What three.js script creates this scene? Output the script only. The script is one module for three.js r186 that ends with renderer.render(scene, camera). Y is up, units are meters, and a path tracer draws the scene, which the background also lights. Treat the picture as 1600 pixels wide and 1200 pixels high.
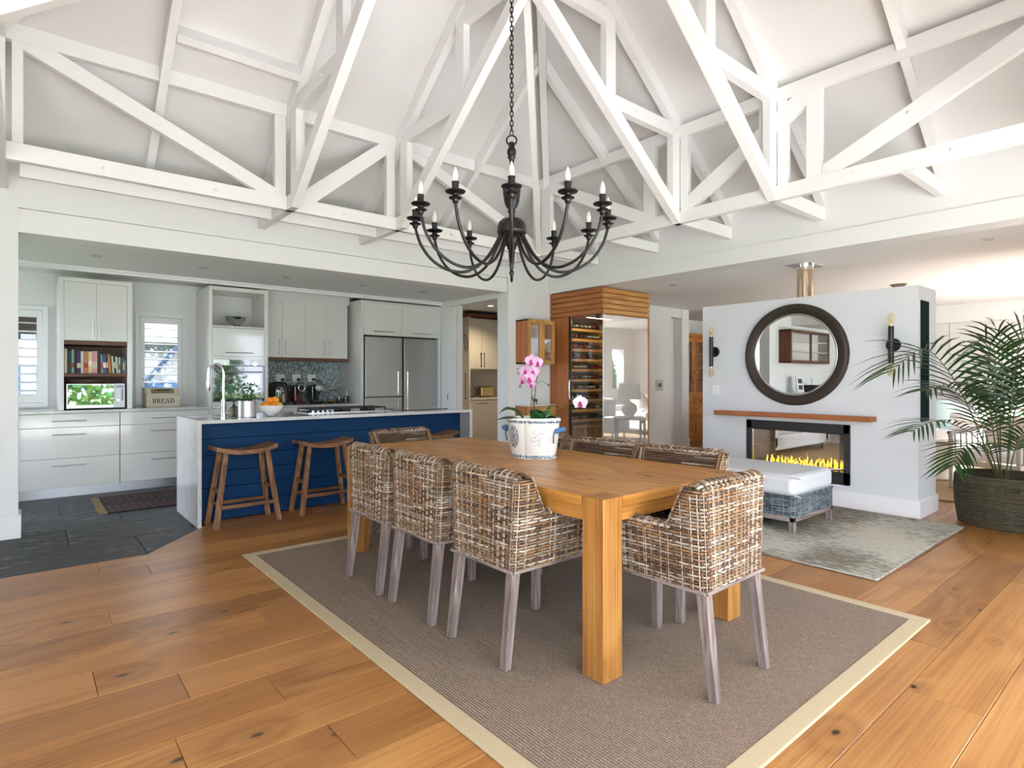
import * as THREE from 'three';
import { mergeGeometries } from 'three/addons/utils/BufferGeometryUtils.js';
import { RoundedBoxGeometry } from 'three/addons/geometries/RoundedBoxGeometry.js';
import { TextGeometry } from 'three/addons/geometries/TextGeometry.js';
import { FontLoader } from 'three/addons/loaders/FontLoader.js';
import { RectAreaLightUniformsLib } from 'three/addons/lights/RectAreaLightUniformsLib.js';

// ───────── camera, sky, sun, exposure ─────────
// world: x runs along the kitchen wall, -z towards the kitchen, y up, metres; the camera stands at the origin
const scene = new THREE.Scene();
const camera = new THREE.PerspectiveCamera(2 * Math.atan(600 / 910) * 180 / Math.PI, 1600 / 1200, 0.05, 200);
camera.position.set(0, 1.25, 0);
camera.lookAt(0.6428, 1.25, -0.766);
camera.setViewOffset(1600, 1200, 0, 8, 1600, 1200);
const renderer = new THREE.WebGLRenderer({ antialias: true });
renderer.toneMapping = THREE.LinearToneMapping;
renderer.toneMappingExposure = 2.95;
renderer.shadowMap.enabled = true;
RectAreaLightUniformsLib.init();
const SUN = new THREE.Vector3(-0.2, 0.67, 0.71).normalize();
scene.background = new THREE.Color().setRGB(0.85, 0.935, 1.15);   // bright hazy sky
scene.backgroundIntensity = 4.1;
const sun = new THREE.DirectionalLight(0xfffaf2, 14.5);
sun.position.copy(SUN).multiplyScalar(40).add(new THREE.Vector3(4, 0, -3));
sun.target.position.set(4, 0, -3);
sun.castShadow = true; sun.shadow.mapSize.set(4096, 4096); sun.shadow.radius = 2;
Object.assign(sun.shadow.camera, { left: -22, right: 22, top: 22, bottom: -22, near: 1, far: 90 });
scene.add(sun, sun.target);

// ───────── helpers ─────────
const rng = (s) => () => { s |= 0; s = s + 0x6D2B79F5 | 0; let t = Math.imul(s ^ s >>> 15, 1 | s); t = t + Math.imul(t ^ t >>> 7, 61 | t) ^ t; return ((t ^ t >>> 14) >>> 0) / 4294967296; };
const R0 = rng(7), rr = (a, b, r = R0) => a + (b - a) * r();
const lerp = (a, b, t) => a + (b - a) * t, clamp = (x, a = 0, b = 1) => Math.min(b, Math.max(a, x)), smooth = (a, b, x) => { const t = clamp((x - a) / (b - a)); return t * t * (3 - 2 * t); };
const lin = (hex) => { const c = new THREE.Color(hex); return [c.r, c.g, c.b]; };
// uv in metres, projected along the dominant axis of each face; g: axis of the grain (becomes u)
function buv(geo, g = 0, ou = 0, ov = 0) {
  const p = geo.attributes.position, n = geo.attributes.normal, uv = new Float32Array(p.count * 2);
  for (let i = 0; i < p.count; i++) {
    const N = [Math.abs(n.getX(i)), Math.abs(n.getY(i)), Math.abs(n.getZ(i))], P = [p.getX(i), p.getY(i), p.getZ(i)];
    const a = N[0] > N[1] && N[0] > N[2] ? 0 : N[1] >= N[2] ? 1 : 2;
    let o = [0, 1, 2].filter((k) => k !== a);
    if (o[1] === g) o = [o[1], o[0]];
    uv[i * 2] = P[o[0]] + ou; uv[i * 2 + 1] = P[o[1]] + ov;
  }
  geo.setAttribute('uv', new THREE.BufferAttribute(uv, 2));
  return geo;
}
const flat = (g) => { const r = g.index ? g.toNonIndexed() : g; for (const k of Object.keys(r.attributes)) if (!['position', 'normal', 'uv', 'color'].includes(k)) r.deleteAttribute(k); return r; };
function merge(list) {
  const l = list.flat(Infinity).filter(Boolean).map(flat), col = l.some((g) => g.attributes.color);
  for (const g of l) {
    if (!g.attributes.uv) g.setAttribute('uv', new THREE.BufferAttribute(new Float32Array(g.attributes.position.count * 2), 2));
    if (col && !g.attributes.color) g.setAttribute('color', new THREE.BufferAttribute(new Float32Array(g.attributes.position.count * 3).fill(1), 3));
    g.morphAttributes = {};
  }
  return l.length === 1 ? l[0] : mergeGeometries(l);
}
// chamfered box, 44 triangles
function cham(w, h, d, b) {
  const X = w / 2, Y = h / 2, Z = d / 2, pos = [], nor = [];
  b = Math.min(b, X * 0.9, Y * 0.9, Z * 0.9);
  const tri = (a, c, e) => {
    const A = new THREE.Vector3(...a), B = new THREE.Vector3(...c), C = new THREE.Vector3(...e), n = B.clone().sub(A).cross(C.clone().sub(A)).normalize();
    if (n.dot(A.clone().add(B).add(C)) < 0) { [B.x, C.x] = [C.x, B.x]; [B.y, C.y] = [C.y, B.y]; [B.z, C.z] = [C.z, B.z]; n.negate(); }
    for (const v of [A, B, C]) { pos.push(v.x, v.y, v.z); nor.push(n.x, n.y, n.z); }
  };
  const quad = (a, c, e, f) => { tri(a, c, e); tri(a, e, f); };
  const S = [X, Y, Z], s2 = [-1, 1];
  const pt = (ax, sg) => { const v = sg.map((s, k) => s * (S[k] - b)); v[ax] = sg[ax] * S[ax]; return v; };
  for (let ax = 0; ax < 3; ax++) for (const s of s2) {
    const [p, q] = [0, 1, 2].filter((k) => k !== ax), mk = (a, c) => { const g = []; g[ax] = s; g[p] = a; g[q] = c; return pt(ax, g); };
    quad(mk(-1, -1), mk(1, -1), mk(1, 1), mk(-1, 1));
  }
  for (let ax = 0; ax < 3; ax++) for (const a of s2) for (const c of s2) {
    const [p, q] = [0, 1, 2].filter((k) => k !== ax), g = (t) => { const v = []; v[ax] = t; v[p] = a; v[q] = c; return v; };
    quad(pt(p, g(-1)), pt(p, g(1)), pt(q, g(1)), pt(q, g(-1)));
  }
  for (const a of s2) for (const c of s2) for (const e of s2) tri(pt(0, [a, c, e]), pt(1, [a, c, e]), pt(2, [a, c, e]));
  const geo = new THREE.BufferGeometry();
  geo.setAttribute('position', new THREE.Float32BufferAttribute(pos, 3));
  geo.setAttribute('normal', new THREE.Float32BufferAttribute(nor, 3));
  return geo;
}
// box from corner to corner, optional chamfer, grain axis and uv offset
function bx(x0, y0, z0, x1, y1, z1, b = 0, g = 0, ou = 0, ov = 0) {
  const w = Math.abs(x1 - x0), h = Math.abs(y1 - y0), d = Math.abs(z1 - z0);
  const geo = b > 0 ? cham(w, h, d, b) : new THREE.BoxGeometry(w, h, d).toNonIndexed();
  geo.translate((x0 + x1) / 2, (y0 + y1) / 2, (z0 + z1) / 2);
  return buv(geo, g, ou, ov);
}
const rbx = (x0, y0, z0, x1, y1, z1, r, s = 3) => buv(new RoundedBoxGeometry(Math.abs(x1 - x0), Math.abs(y1 - y0), Math.abs(z1 - z0), s, r).translate((x0 + x1) / 2, (y0 + y1) / 2, (z0 + z1) / 2));
// square bar between two points (width a across, b in the other direction)
function bar(p, q, a, b, ch = 0.003, up = [0, 1, 0]) {
  const P = new THREE.Vector3(...p), Q = new THREE.Vector3(...q), d = Q.clone().sub(P), L = d.length(), g = buv(cham(a, b, L, ch), 2, P.x, P.y);
  const z = d.normalize(); let u = new THREE.Vector3(...up); if (Math.abs(u.dot(z)) > 0.98) u.set(0, 0, 1);
  const x = u.clone().cross(z).normalize(), y = z.clone().cross(x);
  return g.applyMatrix4(new THREE.Matrix4().makeBasis(x, y, z).setPosition(P.clone().add(Q).multiplyScalar(0.5)));
}
const curve = (pts, closed = false, t = 0.5) => new THREE.CatmullRomCurve3(pts.map((p) => new THREE.Vector3(...p)), closed, 'catmullrom', t);
const tube = (pts, r, n = 16, k = 8, closed = false) => new THREE.TubeGeometry(curve(pts, closed), n, r, k, closed);
// tube whose radius follows rf(t)
function taper(pts, rf, n = 16, k = 8) {
  const c = curve(pts), g = new THREE.TubeGeometry(c, n, 1, k), p = g.attributes.position, q = new THREE.Vector3();
  for (let i = 0; i <= n; i++) { c.getPointAt(i / n, q); const r = rf(i / n); for (let j = 0; j <= k; j++) { const a = i * (k + 1) + j; p.setXYZ(a, q.x + (p.getX(a) - q.x) * r, q.y + (p.getY(a) - q.y) * r, q.z + (p.getZ(a) - q.z) * r); } }
  return g;
}
const lathe = (pts, n = 24) => new THREE.LatheGeometry(pts.map(([r, y]) => new THREE.Vector2(Math.max(r, 1e-4), y)), n);
const cyl = (x, y0, y1, z, r, n = 16, r2 = r) => new THREE.CylinderGeometry(r2, r, y1 - y0, n).translate(x, (y0 + y1) / 2, z);
const rod = (p, q, r, n = 8) => tube([p, q.map((v, i) => (v + p[i]) / 2), q], r, 2, n);
const prism = (poly, depth, bevel = 0) => { const s = new THREE.Shape(poly.map(([x, y]) => new THREE.Vector2(x, y))); return new THREE.ExtrudeGeometry(s, { depth, bevelEnabled: bevel > 0, bevelSize: bevel, bevelThickness: bevel, bevelOffset: -bevel, bevelSegments: 1 }); };
const paint = (g, c) => { const n = g.attributes.position.count, a = new Float32Array(n * 3); for (let i = 0; i < n; i++) a.set(c, i * 3); g.setAttribute('color', new THREE.BufferAttribute(a, 3)); return g; };

// things, parts, setting
const taken = {};
const numbered = (n) => { taken[n] = (taken[n] ?? -1) + 1; return taken[n] ? n + '_' + String(taken[n]).padStart(3, '0') : n; };
function mesh(name, geo, m, parent) { const o = new THREE.Mesh(Array.isArray(geo) ? merge(geo) : geo, m); o.name = name; o.castShadow = o.receiveShadow = true; parent.add(o); return o; }
const part = mesh;
function thing(name, label, category, at = [0, 0, 0], turn = 0, group) { const o = new THREE.Group(); o.name = numbered(name); o.position.set(...at); o.rotation.y = turn; o.userData = { label, category }; if (group) o.userData.group = group; scene.add(o); return o; }
function single(name, label, category, geo, m, group) { const o = mesh(numbered(name), geo, m, scene); o.userData = { label, category }; if (group) o.userData.group = group; return o; }
function struct(name, label) { const o = new THREE.Group(); o.name = numbered(name); o.userData = { kind: 'structure', label, category: name.replace(/_.*$/, '') }; scene.add(o); return o; }
function structMesh(name, label, geo, m) { const o = mesh(numbered(name), geo, m, scene); o.userData = { kind: 'structure', label, category: name.replace(/_.*$/, '') }; return o; }
const ORD = ['first', 'second', 'third', 'fourth', 'fifth', 'sixth', 'seventh', 'eighth', 'ninth', 'tenth', 'eleventh', 'twelfth', 'thirteenth', 'fourteenth', 'fifteenth', 'sixteenth', 'seventeenth', 'eighteenth', 'nineteenth', 'twentieth', 'twenty-first', 'twenty-second', 'twenty-third', 'twenty-fourth', 'twenty-fifth'];

// ───────── computed textures ─────────
const H2 = (x, y, s) => { let h = Math.imul(x, 374761393) + Math.imul(y, 668265263) + Math.imul(s, 1442695041) | 0; h = Math.imul(h ^ h >>> 13, 1274126177); return ((h ^ h >>> 16) >>> 0) / 4294967296; };
function vn(x, y, px, py, s) { const xi = Math.floor(x), yi = Math.floor(y), a = x - xi, b = y - yi, u = a * a * (3 - 2 * a), v = b * b * (3 - 2 * b), m = (k, n) => ((k % n) + n) % n, X = m(xi, px), X1 = m(xi + 1, px), Y = m(yi, py), Y1 = m(yi + 1, py); return lerp(lerp(H2(X, Y, s), H2(X1, Y, s), u), lerp(H2(X, Y1, s), H2(X1, Y1, s), u), v); }
function fbm(u, v, fx, fy, s, o = 4) { let a = 0, w = 0.5, t = 0; for (let i = 0; i < o; i++) { a += w * vn(u * fx, v * fy, fx, fy, s + i); t += w; w *= 0.5; fx *= 2; fy *= 2; } return a / t; }
// f(u, v) with u, v in 0..1 gives [r, g, b] in sRGB 0..255 or one number 0..1; su, sv: metres covered
function tex(W, H, su, sv, f, srgb = true) {
  const d = new Uint8Array(W * H * 4);
  for (let y = 0; y < H; y++) for (let x = 0; x < W; x++) { const c = f((x + 0.5) / W, (y + 0.5) / H), k = (y * W + x) * 4; if (typeof c === 'number') d[k] = d[k + 1] = d[k + 2] = clamp(c) * 255; else { d[k] = clamp(c[0], 0, 255); d[k + 1] = clamp(c[1], 0, 255); d[k + 2] = clamp(c[2], 0, 255); } d[k + 3] = 255; }
  const t = new THREE.DataTexture(d, W, H); t.wrapS = t.wrapT = THREE.RepeatWrapping; t.magFilter = THREE.LinearFilter; t.minFilter = THREE.LinearMipmapLinearFilter; t.generateMipmaps = true;
  if (srgb) t.colorSpace = THREE.SRGBColorSpace; t.repeat.set(1 / su, 1 / sv); t.needsUpdate = true; return t;
}
const mix3 = (a, b, t) => [lerp(a[0], b[0], t), lerp(a[1], b[1], t), lerp(a[2], b[2], t)];
// timber with the grain along u; knots: how many dark knots the sheet has
function wood(W, H, su, sv, dark, mid, light, seed, { rings = 9, fine = 160, knots = 0, contrast = 1 } = {}) {
  const K = [], r = rng(seed); for (let i = 0; i < knots; i++) K.push([r(), r(), 0.012 + 0.02 * r(), r()]);
  return tex(W, H, su, sv, (u, v) => {
    let bend = fbm(u, v, 2, 3, seed, 3) * 2.2, kd = 0, hal = 0;
    for (const [ku, kv, kr, ks] of K) { let du = u - ku, dv = v - kv; du -= Math.round(du); dv -= Math.round(dv); const q = Math.hypot(du * su * 0.55, dv * sv); bend += 0.9 * Math.exp(-q * q / (kr * kr * 9)); kd = Math.max(kd, 1 - smooth(kr * 0.25, kr * 0.8, q + 0.006 * fbm(u, v, 64, 64, seed + 9, 2))); hal = Math.max(hal, Math.exp(-q / (kr * 2.2))); }
    const ring = 0.5 + 0.5 * Math.sin((v * rings + bend * 1.6) * 6.283), line = fbm(u, v, 6, fine, seed + 3, 3), pore = vn(u * 40, v * fine * 2, 40, fine * 2, seed + 5);
    let t = 0.5 + contrast * (0.32 * (ring - 0.5) * fbm(u, v, 3, 6, seed + 7, 2) * 1.6 + 0.75 * (line - 0.5) - 0.16 * smooth(0.72, 0.95, pore)) + 0.35 * contrast * (fbm(u, v, 2, 4, seed + 11, 2) - 0.5);
    let c = t < 0.5 ? mix3(dark, mid, clamp(t * 2)) : mix3(mid, light, clamp(t * 2 - 1));
    c = mix3(c, dark, clamp(hal * 0.5)); if (kd > 0) c = mix3(c, [48, 32, 22], kd * 0.9); return c;
  });
}
const T = {};
T.floor = wood(1536, 768, 3.2, 1.3, [128, 82, 42], [178, 125, 70], [208, 160, 100], 11, { rings: 4, fine: 190, knots: 8, contrast: 0.72 });
T.oak = wood(1024, 512, 2.4, 1.0, [150, 98, 44], [192, 138, 70], [214, 166, 96], 23, { rings: 4, fine: 120, knots: 8, contrast: 1.15 });
T.orangewood = wood(512, 512, 1.4, 0.7, [140, 78, 38], [176, 108, 58], [198, 132, 76], 31, { rings: 6, fine: 110, contrast: 0.7 });
T.walnut = wood(512, 256, 1.2, 0.5, [70, 38, 22], [104, 60, 36], [130, 80, 50], 37, { rings: 6, fine: 110 });
T.pine = wood(512, 512, 1.4, 0.8, [158, 90, 38], [200, 132, 66], [220, 160, 92], 41, { rings: 7, fine: 60, knots: 4 });
T.grey = wood(512, 256, 1.0, 0.3, [92, 78, 74], [142, 128, 122], [186, 174, 166], 43, { rings: 4, fine: 70, contrast: 1.1 });
T.rustic = wood(512, 256, 1.0, 0.4, [74, 46, 26], [128, 88, 56], [168, 128, 92], 47, { rings: 5, fine: 70, knots: 2, contrast: 1.2 });
T.plaster = tex(512, 512, 1.2, 1.2, (u, v) => fbm(u, v, 40, 40, 3, 4) * 0.6 + fbm(u, v, 5, 5, 8, 3) * 0.4, false);
T.board = tex(1024, 512, 2.4, 1.2, (u, v) => fbm(u, v, 8, 90, 5, 3) * 0.8 + fbm(u, v, 60, 200, 6, 2) * 0.2, false);
T.sisal = tex(1024, 1024, 0.32, 0.32, (u, v) => { const i = v * 26, row = Math.floor(i), k = Math.abs(Math.sin(i * Math.PI)), w = 0.5 + 0.5 * Math.sin((u * 48 + (row % 2) * 0.5) * 6.283), n = fbm(u, v, 70, 70, 12, 3), t = clamp(0.18 + 0.62 * k * (0.6 + 0.4 * w) + 0.6 * (n - 0.5)); return mix3([84, 68, 57], [184, 163, 143], t); });
T.sisalB = tex(1024, 1024, 0.32, 0.32, (u, v) => { const i = v * 26, row = Math.floor(i), k = Math.abs(Math.sin(i * Math.PI)), w = 0.5 + 0.5 * Math.sin((u * 48 + (row % 2) * 0.5) * 6.283); return k * (0.5 + 0.5 * w); }, false);
T.tape = tex(256, 256, 0.12, 0.12, (u, v) => { const w = 0.5 + 0.25 * Math.sin(u * 40 * 6.283) + 0.25 * Math.sin(v * 40 * 6.283); return mix3([168, 149, 118], [198, 182, 150], clamp(w * 0.6 + fbm(u, v, 30, 30, 4, 2) * 0.4)); });
T.shag = tex(1024, 1024, 2.2, 2.2, (u, v) => { const q = fbm(u, v, 3, 4, 61, 4), f = fbm(u, v, 120, 60, 62, 3), t = clamp((q - 0.5) * 2.6 + 0.5 + (f - 0.5) * 1.5); return mix3([120, 112, 98], [192, 188, 176], t); });
T.shagB = tex(1024, 1024, 1.1, 1.1, (u, v) => fbm(u, v, 140, 90, 65, 3), false);
T.quartz = tex(1024, 1024, 0.9, 0.9, (u, v) => { const f = fbm(u, v, 150, 150, 71, 3), q = fbm(u, v, 6, 8, 72, 3); let c = mix3([180, 178, 178], [212, 211, 210], clamp(q * 0.6 + f * 0.6)); if (f < 0.3) c = mix3(c, [120, 118, 120], clamp((0.3 - f) * 8)); return c; });
T.slate = tex(1024, 512, 1.6, 0.8, (u, v) => { const f = fbm(u, v, 10, 60, 81, 4), q = fbm(u, v, 3, 6, 82, 3), w = fbm(u, v, 16, 40, 83, 4); let c = mix3([30, 33, 37], [92, 96, 100], clamp(f * 1.1 + q * 0.7 - 0.45)); if (w > 0.62) c = mix3(c, [170, 172, 174], clamp((w - 0.62) * 6)); return c; });
T.mosaic = (() => { const r = rng(91), n = 40, cols = Array.from({ length: n * n }, () => [[58, 84, 104], [112, 140, 150], [170, 186, 184], [86, 92, 92], [132, 150, 152], [40, 58, 76], [190, 198, 192]][Math.floor(r() * 7)]); return tex(640, 640, 0.6, 0.6, (u, v) => { const i = Math.floor(u * n), j = Math.floor(v * n), a = u * n - i, b = v * n - j; return a < 0.1 || b < 0.1 ? [150, 152, 148] : cols[j * n + i]; }); })();
T.persian = (() => { const r = rng(95); return tex(512, 256, 1.6, 0.95, (u, v) => { const e = Math.min(v, 1 - v), k = Math.floor(u * 24), a = u * 24 - k - 0.5, b = (v * 12) % 1 - 0.5, d = Math.abs(a) + Math.abs(b), n = fbm(u, v, 90, 60, 96, 2); let c = [74, 28, 22]; if (e < 0.08) c = [36, 24, 24]; else if (e < 0.2) c = d < 0.3 ? [150, 116, 74] : [52, 26, 30]; else if (d < 0.16) c = [166, 120, 70]; else if (d < 0.3) c = [30, 34, 52]; else if (d < 0.38) c = [120, 52, 34]; return c.map((x) => x * (0.45 + 0.4 * n)); }); })();
T.fabric = tex(256, 256, 0.12, 0.12, (u, v) => 0.5 + 0.25 * Math.sin(u * 60 * 6.283) + 0.25 * Math.sin(v * 60 * 6.283) * (0.6 + 0.4 * fbm(u, v, 20, 20, 5, 2)), false);
T.brushed = tex(256, 1024, 0.5, 0.5, (u, v) => 0.35 + 0.4 * fbm(u, v, 3, 500, 14, 2), false);
T.patio = tex(512, 512, 1.8, 1.8, (u, v) => { const g = (u * 3) % 1 < 0.03 || (v * 3) % 1 < 0.03; const n = fbm(u, v, 30, 30, 17, 4); return g ? [160, 160, 158] : mix3([205, 205, 203], [232, 232, 230], n); });

// ───────── materials ─────────
const M = {};
const std = (o) => new THREE.MeshStandardMaterial({ roughness: 0.6, ...o });
const phy = (o) => new THREE.MeshPhysicalMaterial({ roughness: 0.6, ...o });
const lc = (r, g, b) => new THREE.Color().setRGB(r, g, b);
M.wall = std({ color: lc(0.80, 0.80, 0.79), roughness: 0.85, bumpMap: T.plaster, bumpScale: 0.0012 });
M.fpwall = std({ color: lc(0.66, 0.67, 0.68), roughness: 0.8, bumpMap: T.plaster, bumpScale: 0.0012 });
M.white = std({ color: lc(0.82, 0.815, 0.80), roughness: 0.45 });
M.beam = std({ color: lc(0.85, 0.845, 0.83), roughness: 0.5, bumpMap: T.board, bumpScale: 0.0008 });
M.ceil = std({ color: lc(0.745, 0.735, 0.72), roughness: 0.7, bumpMap: T.board, bumpScale: 0.0016 });
M.cab = phy({ color: lc(0.70, 0.685, 0.645), roughness: 0.3, clearcoat: 0.8, clearcoatRoughness: 0.06 });
M.carcass = std({ color: lc(0.68, 0.675, 0.65), roughness: 0.45 });
M.pantry = std({ color: lc(0.52, 0.47, 0.38), roughness: 0.5 });
M.blue = phy({ color: lc(0.0015, 0.034, 0.105), roughness: 0.55, specularIntensity: 0.35 });
M.quartz = phy({ map: T.quartz, roughness: 0.16, clearcoat: 0.3, clearcoatRoughness: 0.05 });
M.slate = std({ map: T.slate, color: lc(0.42, 0.42, 0.43), roughness: 0.55 });
M.grout = std({ color: lc(0.02, 0.02, 0.022), roughness: 0.9 });
M.sub = std({ color: lc(0.10, 0.06, 0.03), roughness: 0.9 });
const tint = (map, r, g, b, rough = 0.5, more = {}) => phy({ map, color: lc(r, g, b), roughness: rough, ...more });
M.plank = [[0.74, 0.68, 0.60], [0.84, 0.80, 0.72], [0.90, 0.86, 0.78], [0.78, 0.71, 0.60], [0.92, 0.89, 0.84], [0.67, 0.61, 0.54]].map((c) => tint(T.floor, ...c, 0.34, { bumpMap: T.board, bumpScale: 0.0004 }));
M.oak = tint(T.oak, 0.86, 0.78, 0.66, 0.38);
M.oakEnd = tint(T.oak, 0.68, 0.62, 0.55, 0.42);
M.orangewood = tint(T.orangewood, 1, 1, 1, 0.42);
M.lightoak = tint(T.oak, 1, 1, 1, 0.42);
M.walnut = tint(T.walnut, 1, 1, 1, 0.5);
M.mantel = tint(T.orangewood, 0.8, 0.72, 0.66, 0.5);
M.pine = tint(T.pine, 1, 0.95, 0.9, 0.45);
M.greywood = tint(T.grey, 0.78, 0.76, 0.76, 0.6);
M.rustic = tint(T.rustic, 1, 1, 1, 0.6);
M.sisal = std({ map: T.sisal, roughness: 0.95, bumpMap: T.sisalB, bumpScale: 0.004 });
M.tape = std({ map: T.tape, roughness: 0.8 });
M.shag = phy({ map: T.shag, roughness: 0.9, bumpMap: T.shagB, bumpScale: 0.008, sheen: 0.4, sheenRoughness: 0.5 });
M.mosaic = phy({ map: T.mosaic, roughness: 0.15, clearcoat: 0.4 });
M.persian = std({ map: T.persian, roughness: 0.95, bumpMap: T.shagB, bumpScale: 0.004 });
M.weave = std({ vertexColors: true, roughness: 0.62 });
M.core = std({ color: lc(0.21, 0.14, 0.088), roughness: 0.85 });
M.cushion = std({ color: lc(0.62, 0.60, 0.56), roughness: 0.9, bumpMap: T.fabric, bumpScale: 0.001 });
M.whitefab = std({ color: lc(0.74, 0.75, 0.77), roughness: 0.92, bumpMap: T.fabric, bumpScale: 0.001 });
M.black = std({ color: lc(0.012, 0.012, 0.012), roughness: 0.35, metalness: 0.2 });
M.iron = std({ color: lc(0.006, 0.006, 0.0065), roughness: 0.4 });
M.blackgloss = phy({ color: lc(0.010, 0.012, 0.014), roughness: 0.06, clearcoat: 1, clearcoatRoughness: 0.03 });
M.blackmat = std({ color: lc(0.02, 0.02, 0.021), roughness: 0.6 });
M.steel = std({ color: lc(0.50, 0.50, 0.505), roughness: 0.36, metalness: 1, bumpMap: T.brushed, bumpScale: 0.0003 });
M.chrome = std({ color: lc(0.8, 0.8, 0.82), roughness: 0.06, metalness: 1 });
M.mirror = std({ color: lc(0.9, 0.92, 0.92), roughness: 0.01, metalness: 1 });
M.brass = std({ color: lc(0.62, 0.45, 0.20), roughness: 0.25, metalness: 1 });
M.flue = std({ color: lc(0.66, 0.52, 0.38), roughness: 0.16, metalness: 1 });
M.bronze = std({ color: lc(0.045, 0.032, 0.024), roughness: 0.45, metalness: 0.4 });
M.glass = phy({ color: 0xffffff, roughness: 0, transmission: 1, thickness: 0, ior: 1.5 });
M.coated = phy({ color: lc(0.86, 0.9, 0.9), roughness: 0, transmission: 1, thickness: 0, ior: 1.7, metalness: 0.34 });
M.bulb = phy({ color: lc(0.95, 0.92, 0.86), roughness: 0.25, transmission: 0.35, thickness: 0, ior: 1.45 });
M.amber = phy({ color: lc(0.98, 0.92, 0.78), roughness: 0.02, transmission: 1, thickness: 0, ior: 1.5 });
M.filament = std({ color: 0x000000, emissive: lc(1, 0.62, 0.2), emissiveIntensity: 3 });
M.porcelain = phy({ color: lc(0.78, 0.77, 0.73), roughness: 0.2, clearcoat: 0.6 });
M.leaf = phy({ color: lc(0.035, 0.13, 0.035), roughness: 0.4, side: THREE.DoubleSide, transmission: 0.12, thickness: 0 });
M.palm = phy({ color: lc(0.024, 0.072, 0.018), roughness: 0.45, side: THREE.DoubleSide, transmission: 0.18, thickness: 0, vertexColors: true });
M.stem = std({ color: lc(0.10, 0.12, 0.035), roughness: 0.55 });
M.soil = std({ color: lc(0.04, 0.028, 0.018), roughness: 1 });
M.stone = std({ map: T.patio, roughness: 0.85 });
const colour = {}; const matte = (hex, rough = 0.6) => colour[hex + rough] ??= std({ color: hex, roughness: rough });
// ───────── floor: oak boards over a slab, slate tiles in the kitchen ─────────
const clipHalf = (poly, a, b, c) => { const out = []; for (let i = 0; i < poly.length; i++) { const p = poly[i], q = poly[(i + 1) % poly.length], dp = a * p[0] + b * p[1] - c, dq = a * q[0] + b * q[1] - c; if (dp >= 0) out.push(p); if (dp * dq < 0) { const t = dp / (dp - dq); out.push([lerp(p[0], q[0], t), lerp(p[1], q[1], t)]); } } return out; };
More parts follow.
